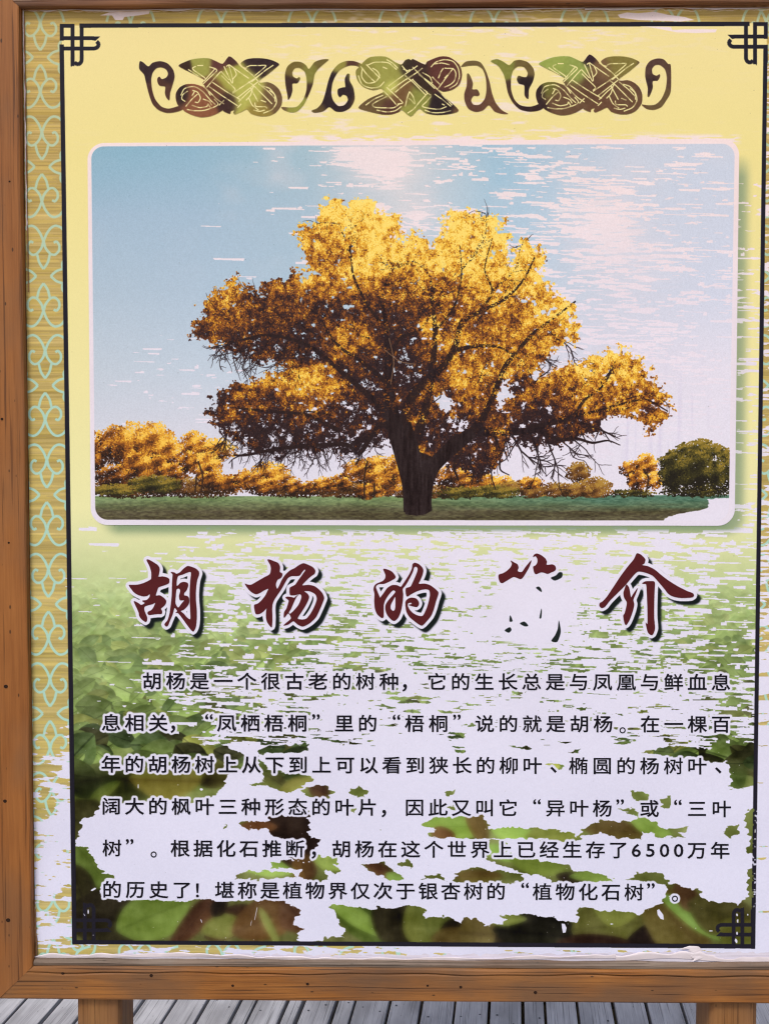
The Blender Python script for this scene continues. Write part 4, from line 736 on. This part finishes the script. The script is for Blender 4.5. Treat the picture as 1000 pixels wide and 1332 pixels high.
M_top = wood('shade_toned_rail', 0, lin(66,36,24), lin(110,66,42), lin(160,110,66), lin(120,90,70), .6, 4)  # darker brown carries the shade lying on the top rail
M_post = wood('post_wood', 2, lin(72,40,18), lin(122,78,38), lin(158,112,64), lin(124,88,58), .7, 6)
M_bead = wood('grey_bead_wood', 0, lin(60,48,40), lin(102,86,74), lin(134,120,108), lin(112,82,58), .4, 8)
M_deck = wood('weathered_grey_decking', 1, lin(108,106,106), lin(160,157,159), lin(190,187,189), lin(134,131,132), .5, 1, .75)
M_back = wood('plywood_back', 0, lin(120,92,60), lin(150,120,84), lin(176,146,104), lin(120,110,96), .3, 3)
M_ink = plain('black_printed_ink', lin(17,16,26), .6, .12, 60)
M_red = plain('dark_red_printed_ink', lin(84,27,32), .6, .06, 60)
M_vinyl = plain('bare_white_vinyl', lin(226,216,222), .55, .1, 30, .0004)
M_caulk = plain('grey_sealant', lin(138,104,76), .7, .4, 60, .0008)
M_screw = plain('rusty_screw', lin(84,84,88), .6, .3, 400)
M_nail = plain('sunk_nail', lin(44,28,20), .8, .3, 300)
M_sand = plain('sandy_ground', lin(150,134,108), .9, .15, 3, .01)
M_dark = plain('joist_wood', lin(90,84,78), .85, .2, 12)
M_groove = plain('crack_dirt', lin(60,38,26), .9, .2, 80)

# ---------------------------------------------------------------- object helpers
def link(name, me, parent=None, **props):
    o = bpy.data.objects.new(name, me); col.objects.link(o)
    if parent is not None: o.parent = parent; o.matrix_parent_inverse = Matrix.Translation(-parent.location) if False else Matrix()
    for k, v in props.items(): o[k] = v
    return o
def mesh(name, V, Fc, m, smooth=False, uv=None):
    me = bpy.data.meshes.new(name); me.from_pydata([tuple(map(float, v)) for v in V], [], Fc); me.materials.append(m)
    if smooth:
        for p in me.polygons: p.use_smooth = True
    if uv: set_uv(me)
    me.update(); return me

# ---------------------------------------------------------------- setting: ground and boardwalk
link('ground', mesh('ground', [(-400,-400,-.32),(400,-400,-.32),(400,400,-.32),(-400,400,-.32)], [(0,1,2,3)], M_sand), kind='structure')
vd = ray(670, 616); DANG = math.atan2(vd[0], vd[1])                 # boards run slightly to the right of the view
deck = link('deck', None, kind='structure')
deck.rotation_euler = (0, 0, -DANG)
ca, sa = math.cos(DANG), math.sin(DANG)
def lateral(px, py):
    x, y = on_deck(px, py); return float(x)*ca-float(y)*sa
gaps = [29,75,117,158,184,226,268,311,332,373,395,437,461,507,548,592,636,679,708,750,797,840,885,927,968,1012]
gl = [lateral(g, 1305) for g in gaps]
step = .095
while gl[0] > -2.1: gl.insert(0, gl[0]-step)
while gl[-1] < 2.1: gl.append(gl[-1]+step)
R = random.Random(3)
sy = float(on_deck(60, 1319)[1])
screw_bm = bmesh.new(); bmesh.ops.create_cone(screw_bm, cap_ends=True, segments=10, radius1=.0032, radius2=.0028, depth=.0012)
screw_me = bpy.data.meshes.new('screw'); screw_bm.to_mesh(screw_me); screw_me.materials.append(M_screw)
for i in range(len(gl)-1):
    x0, x1 = gl[i]+R.uniform(.003, .0062), gl[i+1]-R.uniform(.003, .0062)
    zt = R.uniform(-.0015, .0015); y0, y1, T, b = -1.1, 4.6, .028, .003
    prof = [(x0, -T), (x1, -T), (x1, -b), (x1-b*.3, -b*.3), (x1-b, 0), (x0+b, 0), (x0+b*.3, -b*.3), (x0, -b)]
    V = []; n = len(prof); K = 24
    for k in range(K+1):
        y = y0+(y1-y0)*k/K; dz = .0012*math.sin(k*.9+i*2.1); dx = .0008*math.sin(k*.7+i)
        V += [(px+dx, y, pz+zt+dz) for px, pz in prof]
    Fc = [[k*n+j, k*n+(j+1) % n, (k+1)*n+(j+1) % n, (k+1)*n+j] for k in range(K) for j in range(n)]
    Fc += [list(range(n))[::-1], [K*n+j for j in range(n)]]
    Fc = [f[::-1] for f in Fc]
    p = link('plank', mesh('plank', V, Fc, M_deck), deck)
    for rel in (.22, .78):
        if R.random() < .9:
            s = link('screw', screw_me, p); s.location = (x0+(x1-x0)*rel+R.uniform(-.004, .004), (sy+.06*R.uniform(-1, 1))/ca, .0014*R.uniform(.2, 1)+zt)
jb = bmesh.new()
for y in np.arange(-1.0, 4.7, .5):
    q = bmesh.ops.create_cube(jb, size=1); bmesh.ops.scale(jb, vec=(4.3, .05, .12), verts=q['verts']); bmesh.ops.translate(jb, vec=(0, float(y), -.09), verts=q['verts'])
jm = bpy.data.meshes.new('joist_frame'); jb.to_mesh(jm); jm.materials.append(M_dark); link('joist_frame', jm, deck)

# ---------------------------------------------------------------- the information board
PR = .013                                                            # how far the rails stand proud of the sheet
board = link('information_board', None, label='weathered wooden notice board on two posts, its faded tree poster flaking off in white streaks', category='notice board')
def bx(px, py, y=0.0): return float(on_board(px, py, y)[0])
def bz(px, py, y=0.0): return float(on_board(px, py, y)[1])
XI0 = (bx(27, 10, -PR)+bx(40.5, 1250, -PR))/2; XI1 = bx(998, 29)+(bx(78.5, 32)-XI0)+.004
ZI1 = bz(500, 5.5, -PR); ZI0 = (bz(60, 1259, -PR)+bz(950, 1261, -PR))/2
RW = (bz(500, 1260.5, -PR)-bz(500, 1304, -PR))
XO0, XO1, ZO0, ZO1 = XI0-RW*1.02, XI1+RW*1.02, ZI0-RW, ZI1+RW*1.05
BK = .034
def rail(name, a, b, ia, ib, m, groove=None, label=None):
    """a-b outer edge, ia-ib inner edge (x, z); mitred ends, softened arrises, slight unevenness"""
    a, b, ia, ib = map(np.array, (a, b, ia, ib)); K = 60; rr = random.Random(name)
    # cross profile: t from outer 0 to inner 1, y depth
    e = .05
    prof = [(0, BK), (0, -PR+.004), (.02, -PR+.0012), (.06, -PR)]
    if groove: g = groove; prof += [(g-.045, -PR-.0003), (g-.012, -PR+.0003), (g, -PR+.004), (g+.014, -PR+.0004), (g+.05, -PR-.0008)]
    prof += [(.95, -PR), (.985, -PR+.0010), (1, -PR+.0035), (1, BK)]
    n = len(prof); V = []
    ph = [rr.uniform(0, 6) for _ in range(6)]
    for k in range(K+1):
        s = k/K
        for j, (t, y) in enumerate(prof):
            p = (a*(1-s)+b*s)*(1-t)+(ia*(1-s)+ib*s)*t
            wob = .0005*math.sin(s*17+ph[0])+.0004*math.sin(s*41+ph[1])
            dirn = (ia-a); dirn = dirn/np.linalg.norm(dirn); dirn = np.array([0, np.sign(dirn[1])]) if abs(a[1]-b[1]) < 1e-6 else np.array([np.sign(dirn[0]), 0])
            if 2 < j < n-3 and groove and abs(t-groove) < .06: p = p+dirn*(.0011*math.sin(s*23+ph[2])+.0009*math.sin(s*61+ph[3]))
            if 0 < j < n-1 and (t > .9): p = p+dirn*wob
            yy = y+(.0004*math.sin(s*29+ph[4]+j) if 1 < j < n-2 else 0)
            V.append((p[0], yy, p[1]))
    Fc = [[k*n+j, k*n+j+1, (k+1)*n+j+1, (k+1)*n+j] for k in range(K) for j in range(n-1)]
    Fc += [[k*n+n-1, k*n, (k+1)*n, (k+1)*n+n-1] for k in range(K)]
    Fc += [list(range(n)), [K*n+j for j in range(n)][::-1]]
    me = mesh(name, V, Fc, m); bm = bmesh.new(); bm.from_mesh(me); bmesh.ops.recalc_face_normals(bm, faces=bm.faces); bm.to_mesh(me); bm.free()
    o = link(name, me, board)
    if label: o['label'] = label
    return o
g = .0005
rail('side_rail', (XO0, ZO0+g), (XO0, ZO1-g), (XI0, ZI0+g), (XI0, ZI1-g), M_side)
rail('side_rail', (XO1, ZO0+g), (XO1, ZO1-g), (XI1, ZI0+g), (XI1, ZI1-g), M_side)
rail('bottom_rail', (XO0+g, ZO0), (XO1-g, ZO0), (XI0+g, ZI0), (XI1-g, ZI0), M_rail, groove=.82, label='orange brown bottom rail with a long split under its upper edge')
rail('top_rail', (XO0+g, ZO1), (XO1-g, ZO1), (XI0+g, ZI1), (XI1-g, ZI1), M_top, groove=.8, label='weathered top rail, its shade put into a darker brown')
# posts
def post(px0, px1, ph):
    y0, y1 = -.002, .085
    x0, x1 = bx(px0, 1318, y0), bx(px1, 1318, y0); r = .011
    prof = []
    for cx, cy, a0 in ((x1-r, y0+r, -90), (x1-r, y1-r, 0), (x0+r, y1-r, 90), (x0+r, y0+r, 180)):
        for a in range(0, 91, 18): t = math.radians(a0+a); prof.append((cx+r*math.cos(t), cy+r*math.sin(t)))
    zs = list(np.linspace(0.0, ZO0-.0008, 24)); n = len(prof)
    V = [(x+.0008*math.sin(z*9+ph), y, z) for z in zs for x, y in prof]
    Fc = [[k*n+j, k*n+(j+1) % n, (k+1)*n+(j+1) % n, (k+1)*n+j] for k in range(len(zs)-1) for j in range(n)]
    Fc += [list(range(n))[::-1], [(len(zs)-1)*n+j for j in range(n)]]
    link('post', mesh('post', V, Fc, M_post), board)
post(100, 158, 0); post(923, 985, 2)
# nails sunk in the left rail and the bottom rail
nb = bmesh.new(); bmesh.ops.create_cone(nb, cap_ends=True, segments=12, radius1=.0036, radius2=.003, depth=.001, matrix=Matrix.Rotation(math.pi/2, 4, 'X'))
nail_me = bpy.data.meshes.new('nail'); nb.to_mesh(nail_me); nail_me.materials.append(M_nail)
for px, py, sc in ((8,893,1),(7,1042,1),(11,1197,1.1),(3,545,.7),(12,706,.6),(13,236,.5),(82,1266,.8),(197,1269,.9),(303,1282,.8),(400,1280,.8),(556,1282,.7),(599,1284,.8),(696,1291,.9)):
    o = link('nail', nail_me, board); o.location = (bx(px, py, -PR), -PR-.0001, bz(px, py, -PR)); o.scale = (sc, 1, sc*.9)
# sheet extents
XL, XR, ZB, ZT = XI0-.001, XI1+.001, ZI0-.004, ZI1+.003
e = .0008
V = [(XI0+e, .0035, ZI0+e), (XI1-e, .0035, ZI0+e), (XI1-e, .0035, ZI1-e), (XI0+e, .0035, ZI1-e)]; V += [(x, .020, z) for x, _, z in V]
link('backing_panel', mesh('backing_panel', V, [(0,1,2,3),(7,6,5,4),(0,4,5,1),(1,5,6,2),(2,6,7,3),(3,7,4,0)], M_back), board)

# ---- body lettering
GEO = {}; MULTI = {}
def raw_glyph(ch, off):
    c = bpy.data.curves.new('g', 'FONT'); c.body = ch; c.size = 1.0; c.resolution_u = 3; c.offset = off
    o = bpy.data.objects.new('g', c); col.objects.link(o)
    dg = bpy.context.evaluated_depsgraph_get(); dg.update(); ev = o.evaluated_get(dg); me = ev.to_mesh()
    me.calc_loop_triangles()
    v = np.array([list(q.co)[:2] for q in me.vertices]).reshape(-1, 2); f = [tuple(t.vertices) for t in me.loop_triangles]
    # rim length of the fill: edges used by one face
    cnt = {}
    for p in me.polygons:
        for e in p.edge_keys: cnt[e] = cnt.get(e, 0)+1
    rim = sum(np.hypot(*(v[i]-v[j])) for (i, j), n in cnt.items() if n == 1)
    ar = sum(abs((v[t[1]][0]-v[t[0]][0])*(v[t[2]][1]-v[t[0]][1])-(v[t[2]][0]-v[t[0]][0])*(v[t[1]][1]-v[t[0]][1]))/2 for t in f)
    ev.to_mesh_clear(); bpy.data.objects.remove(o); bpy.data.curves.remove(c)
    return v, f, ar, rim
def glyph(ch):
    if ch in GEO: return GEO[ch]
    v0, f0, a0, r0 = raw_glyph(ch, 0.0); best = (v0, f0)
    for off in ((.034, .028, .022, .016) if ch in '“”，、' else ())+((.004,) if ch == '。' else ())+(.014, .0115):
        v, f, a, r = raw_glyph(ch, off)
        if a0 and abs(a-(a0+r0*off)) < .03*a0 and abs(r-r0) < (.3 if ch in '“”，、' else .09)*r0: best = (v, f); break
    else:
        V, Fc = [], []                              # stacked, slightly shifted copies thicken an intricate glyph
        for dx, dz in ((0, 0), (.012, 0), (-.012, 0), (0, .011), (0, -.011), (.009, .008), (-.009, -.008), (.009, -.008), (-.009, .008)):
            Fc += [tuple(i+len(V)*len(v0) for i in t) for t in f0]; V.append(v0+[dx, dz])
        best = (np.concatenate(V), Fc)
        MULTI[ch] = len(v0)
    GEO[ch] = best; return best
LINES = [
 (885.5, 887.5, [('胡杨是一个很古老的树种', 198, 506), ('，', 531, 531), ('它的生长总是与凤凰与鲜血息', 568, 937)]),
 (940, 942, [('息相关', 145, 206), ('，', 230, 230), ('“', 272, 272), ('凤栖梧桐', 295, 387), ('”', 411, 411), ('里的', 447.5, 478), ('“', 515.5, 515.5), ('梧桐', 539, 570), ('”', 594, 594), ('说的就是胡杨', 630, 784), ('。', 814, 814), ('在一棵百', 845, 937)]),
 (994, 996.5, [('年的胡杨树上从下到上可以看到狭长的柳叶', 144.5, 692), ('、', 724, 724), ('椭圆的杨树叶', 752, 906), ('、', 938, 938)]),
 (1048.5, 1052, [('阔大的枫叶三种形态的叶片', 145, 478), ('，', 504, 504), ('因此又叫它', 539, 660.5), ('“', 698, 698), ('异叶杨', 722, 783), ('”', 806, 806), ('或', 844, 844), ('“', 881, 881), ('三叶', 906, 937.7)]),
 (1103, 1106, [('树', 146, 146), ('”', 169, 169), ('。', 205, 205), ('根据化石推断', 234.6, 383.6), ('，', 413, 413), ('胡杨在这个世界上已经生存了', 444, 803.8), ('6500', 827, 882), ('万年', 906, 936)]),
 (1157, 1161, [('的历史了', 146, 237), ('！', 257, 257), ('堪称是植物界仅次于银杏树的', 292.4, 644.7), ('“', 682.5, 682.5), ('植物化石树', 705, 824), ('”', 846, 846), ('。', 882, 882)]),
]
EMX, EMZ = 26.0, 23.4
tris = []; chars = []
for yl, yr, segs in LINES:
    for s, xa, xb in segs:
        for i, ch in enumerate(s):
            x = xa+(xb-xa)*i/max(1, len(s)-1); y = yl+(yr-yl)*(x-145)/792
            v, f = glyph(ch)
            if not len(v): continue
            lo, hi = v.min(0), v.max(0); c = (lo+hi)/2
            sx, sz = EMX, EMZ
            if ch in '，、。': off = (-4.8-.0, 8.2) if ch != '、' else (-4.5, 5.5); sx, sz = 26, 26
            elif ch in '“”': off = (0, -8.2); sx, sz = 27, 26
            elif ch == '！': off = (0, 0.5)
            elif ch.isdigit(): off = (0, .5); sx, sz = 26.5, 23.5
            else:
                # em-box centring keeps low and flat characters where they belong
                off = (0, 0); c = np.array([.5, .38])
            if ord(ch) > 255 and off == (0, 0) and ch != '！': pass
            P0 = np.stack([x+off[0]+(v[:, 0]-c[0])*sx, y+off[1]-(v[:, 1]-c[1])*sz], 1)
            X, Z = on_board(P0[:, 0], P0[:, 1])
            cx, cz = float(X.mean()), float(Z.mean())
            yl_ = -.00003*(np.arange(len(X))//MULTI[ch]) if ch in MULTI else X*0
            me = mesh('character', np.stack([X-cx, yl_, Z-cz], 1), [tuple(t) for t in f], M_ink)
            o = link('character', me, board); o.location = (cx, -.0002, cz)
            for t in f: tris.append(P0[list(t)])
tris = np.array(tris)
if DUMP: np.save(DUMP, tris)

# ---- the print itself
art = build_print(tris)
DPM = 1720
OW, OH = int((XR-XL)*DPM), int((ZT-ZB)*DPM)
gx = XL+(np.arange(OW)+.5)/OW*(XR-XL); gz = ZB+(np.arange(OH)+.5)/OH*(ZT-ZB)
out = np.ones((OH, OW, 4), np.float32)
for r0 in range(0, OH, 256):
    zz = gz[r0:r0+256]; G = to_grid(np.stack(np.broadcast_arrays(gx[None, :], 0*gx[None, :], zz[:, None]), -1))
    u = np.clip((G[..., 0]-AX0)*S-.5, 0, AW-2); v = np.clip((G[..., 1]-AY0)*S-.5, 0, AH-2)
    iu = u.astype(int); iv = v.astype(int); fu = (u-iu)[..., None]; fv = (v-iv)[..., None]
    out[r0:r0+256, :, :3] = (art[iv, iu]*(1-fu)+art[iv, iu+1]*fu)*(1-fv)+(art[iv+1, iu]*(1-fu)+art[iv+1, iu+1]*fu)*fv
out[..., :3] *= PRINT_GAIN/255
im = bpy.data.images.new('poster_print', OW, OH, alpha=False, float_buffer=False)
im.pixels.foreach_set(np.clip(out, 0, 1).ravel()); im.update(); im.pack()
del out, art
M_print, t, b = mat('printed_vinyl'); L = t.links.new
ti = N(t, 'ShaderNodeTexImage'); ti.image = im; ti.interpolation = 'Linear'; ti.extension = 'EXTEND'; L(ti.outputs[0], b.inputs['Base Color'])
tc = N(t, 'ShaderNodeTexCoord'); n1 = N(t, 'ShaderNodeTexNoise'); n1.inputs['Scale'].default_value = 5; n1.inputs['Detail'].default_value = 4; L(tc.outputs['Object'], n1.inputs['Vector'])
n2 = N(t, 'ShaderNodeTexNoise'); n2.inputs['Scale'].default_value = 420; n2.inputs['Detail'].default_value = 2; L(tc.outputs['Object'], n2.inputs['Vector'])
b1 = N(t, 'ShaderNodeBump'); b1.inputs['Strength'].default_value = .25; b1.inputs['Distance'].default_value = .004; L(n1.outputs[0], b1.inputs['Height'])
b2 = N(t, 'ShaderNodeBump'); b2.inputs['Strength'].default_value = .12; b2.inputs['Distance'].default_value = .0006; L(n2.outputs[0], b2.inputs['Height']); L(b1.outputs[0], b2.inputs['Normal'])
bw = N(t, 'ShaderNodeRGBToBW'); L(ti.outputs[0], bw.inputs[0]); b3 = N(t, 'ShaderNodeBump', invert=True); b3.inputs['Strength'].default_value = .5; b3.inputs['Distance'].default_value = .0003; L(bw.outputs[0], b3.inputs['Height']); L(b2.outputs[0], b3.inputs['Normal']); L(b3.outputs[0], b.inputs['Normal'])
b.inputs['Roughness'].default_value = .6; b.inputs['Specular IOR Level'].default_value = .12
def set_uv(me):
    uv = me.uv_layers.new(name='print')
    co = np.zeros(len(me.vertices)*3); me.vertices.foreach_get('co', co); co = co.reshape(-1, 3)
    li = np.zeros(len(me.loops), int); me.loops.foreach_get('vertex_index', li)
    q = co[li]; uv.data.foreach_set('uv', np.stack([(q[:, 0]-XL)/(XR-XL), (q[:, 2]-ZB)/(ZT-ZB)], 1).ravel())
# sheet with a faint ripple, 1 mm thick at the rim
def sheet(name, x0, x1, z0, z1, y, nx, nz, amp):
    V = []; Fc = []
    for j in range(nz+1):
        for i in range(nx+1):
            x = x0+(x1-x0)*i/nx; z = z0+(z1-z0)*j/nz
            V.append((x, y+amp*(math.sin(x*7+z*3)+math.sin(z*11-x*4+1))*.5, z))
    for j in range(nz):
        for i in range(nx): a = j*(nx+1)+i; Fc.append((a, a+1, a+nx+2, a+nx+1))
    n0 = len(V)
    for k in (0, nx, (nz+1)*(nx+1)-1, nz*(nx+1)): V.append((V[k][0], .003, V[k][2]))
    return mesh(name, V, Fc, M_print, uv=True)
link('printed_sheet', sheet('printed_sheet', XI0+.0006, XI1-.0006, ZI0+.0006, ZI1-.0006, 0.0003, 24, 30, .0002), board, label='printed vinyl sheet with gold scroll border, leaf background and white peeled areas')
def flat(name, polys, y, m, uv=False):
    """outlines (drawing grid) -> one flat filled piece of ink layer on the board"""
    c = bpy.data.curves.new(name, 'CURVE'); c.dimensions = '2D'; c.fill_mode = 'FRONT'
    for p in polys:
        X, Z = on_board(np.asarray(p)[:, 0], np.asarray(p)[:, 1]); s = c.splines.new('POLY'); s.points.add(len(X)-1); s.use_cyclic_u = True
        s.points.foreach_set('co', np.stack([X, Z, X*0, X*0+1], 1).astype(np.float32).ravel())
    o = bpy.data.objects.new(name, c); col.objects.link(o); dg = bpy.context.evaluated_depsgraph_get(); dg.update(); ev = o.evaluated_get(dg); me = ev.to_mesh()
    V = [(v.co.x, y, v.co.y) for v in me.vertices]; Fc = [tuple(p.vertices) for p in me.polygons]
    ev.to_mesh_clear(); bpy.data.objects.remove(o); bpy.data.curves.remove(c)
    me2 = mesh(name, V, Fc, m, uv=uv)
    if me2.polygons and me2.polygons[0].normal.y > 0:
        me2.flip_normals()
    return me2
def rr(Q, r=.045, asp=1.69):
    o = []; Q = np.array(Q, float)
    for cu, cv, a0 in ((1-r, r*asp, -90), (1-r, 1-r*asp, 0), (r, 1-r*asp, 90), (r, r*asp, 180)):
        for a in range(0, 91, 10):
            t = math.radians(a0+a); u = cu+r*math.cos(t); v = cv+r*asp*math.sin(t)
            o.append((1-u)*(1-v)*Q[0]+u*(1-v)*Q[1]+u*v*Q[2]+(1-u)*v*Q[3])
    return np.array(o)
link('printed_photograph', flat('printed_photograph', [rr([(114,186),(961,180),(955,684),(118.5,683)], .026)], -.0001, M_print, True), board, label='printed photograph of a golden tree under a blue sky with a white mount')
for ox, oy, s in SWIRLS:
    link('ornament_scroll', flat('ornament_scroll', [smoothline(P(s)/6.25+[ox, oy], 4)], -.0001, M_print, True), board)
for k, oxy, lab in ((KNOT_A, (170, 60), 'left interlaced knot of the header ornament'), (KNOT_B, (450, 60), 'middle interlaced knot of the header ornament'), (KNOT_A, (638, 57.5), 'right interlaced knot of the header ornament')):
    link('ornament_knot', flat('ornament_knot', [smoothline(P(k)/6.25+list(oxy), 3)], -.0002, M_print, True), board, label=lab)
for q in ([(104,31),(974,28.5),(974,33.5),(104,35.5)], [(78,58),(83,58),(99.8,1227),(94.6,1227)], [(992.6,59),(997.6,59),(981.4,1234),(976.8,1234)], [(95,1223),(980,1228.5),(980,1233.6),(95,1228)]):
    link('border_line', flat('border_line', [q], -.0001 if abs(q[0][0]-q[1][0]) > 50 else -.00016, M_print, True), board)
tl = ['dark red brush-written first title character', 'dark red brush-written second title character', 'dark red brush-written third title character', 'fourth title character, its lower half peeled away', 'dark red brush-written last title character']
for (ox, oy, sc_, pos, neg), lab in zip(TITLE, tl):
    link('title_character', flat('title_character', [smoothline(P(s)/sc_+[ox, oy], 4) for s in pos+list(neg)], -.0002, M_red), board, label=lab)

# ---- torn, lifted rims of the vinyl and old sealant along the rails
def strip(name, pts, wid, lift, m, seed, ragged=.5, out=(0, 1), hump=0.0):
    """ribbon along pts (drawing grid), lifted off the sheet at its ragged side"""
    r = np.random.default_rng(seed); pts = smoothline(np.array(pts, float), 14, False); n = len(pts)
    def nz(k): return np.interp(np.linspace(0, 1, n), np.linspace(0, 1, k), r.random(k)*2-1)
    w = wid*(1+ragged*(nz(n//5+2)*.5+nz(n//2+2)*.45)); lf = np.clip(lift*(1+.9*nz(n//8+2)), 0, None)
    o = np.array(out, float); rows = []
    for t, yy in ((0, .0), (.35, .35), (.7, .8), (1, 1.0), (1.05, .75)):
        q = pts+o*(w[:, None]*t)
        X, Z = on_board(q[:, 0], q[:, 1]); Y = -.0008-lf*yy-hump*math.sin(min(1, t)*math.pi)
        rows.append(np.stack([X, Y, Z], 1))
    K = len(rows); V = np.concatenate(rows); Fc = [(k*n+i, k*n+i+1, (k+1)*n+i+1, (k+1)*n+i) for k in range(K-1) for i in range(n-1)]
    me = mesh(name, V, Fc, m, smooth=True); link(name, me, board); return me
strip('torn_edge', [(46,1247),(120,1246),(240,1244),(330,1247),(430,1250),(560,1250),(700,1247),(800,1246)], -4.5, .0012, M_vinyl, 1, .8)
strip('torn_edge', [(800,1250),(870,1246),(930,1250),(1000,1254),(1045,1256)], -8, .0018, M_vinyl, 2, .7)
strip('torn_edge', [(34,13),(80,12),(150,13),(260,11),(330,12)], 2.6, .0016, M_vinyl, 3, .9)
strip('torn_edge', [(330,12),(420,11.5),(520,12),(640,11),(760,10)], 1.9, .0012, M_vinyl, 4, .9)
strip('torn_edge', [(760,10.5),(850,10),(930,10.5),(1040,10)], 2.3, .0016, M_vinyl, 5, .9)
strip('sealant', [(34,9),(200,6.5),(500,5),(800,5),(1040,4)], 5.0, .0014, M_caulk, 6, .5, hump=.0012)
def bead():
    prof = [(-.0012, 0), (-PR+.003, 0), (-PR+.0028, .004), (-.0075, .0062), (-.0045, .0078), (-.0012, .0084)]; K = 120; n = len(prof); r = np.random.default_rng(4)
    w1 = np.interp(np.linspace(0, 1, K+1), np.linspace(0, 1, 22), r.random(22)*2-1); w2 = np.interp(np.linspace(0, 1, K+1), np.linspace(0, 1, 60), r.random(60)*2-1)
    V = []
    for k in range(K+1):
        x = XI0+.001+(XI1-XI0-.002)*k/K
        for j, (y, z) in enumerate(prof): V.append((x, y-(.0008*w1[k] if 0 < j < 5 else 0), ZI0+.0008+z+(.0011*w1[k]+.0005*w2[k] if j > 1 else 0)))
    Fc = [(k*n+j, k*n+(j+1) % n, (k+1)*n+(j+1) % n, (k+1)*n+j) for k in range(K) for j in range(n)]+[tuple(range(n))[::-1], tuple(K*n+j for j in range(n))]
    me = mesh('glazing_bead', V, Fc, M_bead); bm = bmesh.new(); bm.from_mesh(me); bmesh.ops.recalc_face_normals(bm, faces=bm.faces); bm.to_mesh(me); bm.free()
    link('glazing_bead', me, board)
bead()
strip('sealant', [(31,14),(33,120),(34.5,200),(36,300),(37,380)], 1.3, .001, M_caulk, 8, .8, out=(1, 0))
strip('torn_edge', [(30,10),(30.5,60),(32,120),(33,190),(34.3,260),(35,300)], 1.5, .001, M_vinyl, 12, .9, out=(1, 0))
strip('sealant', [(44,1170),(45,1200),(46,1235),(47,1256)], 2.2, .0012, M_caulk, 9, .8, out=(1, 0))
# the folded flap at the lower right
strip('torn_edge', [(896,1230),(908,1231),(912,1237),(916,1245)], 14, .0022, M_vinyl, 10, .3, out=(-1, .25))
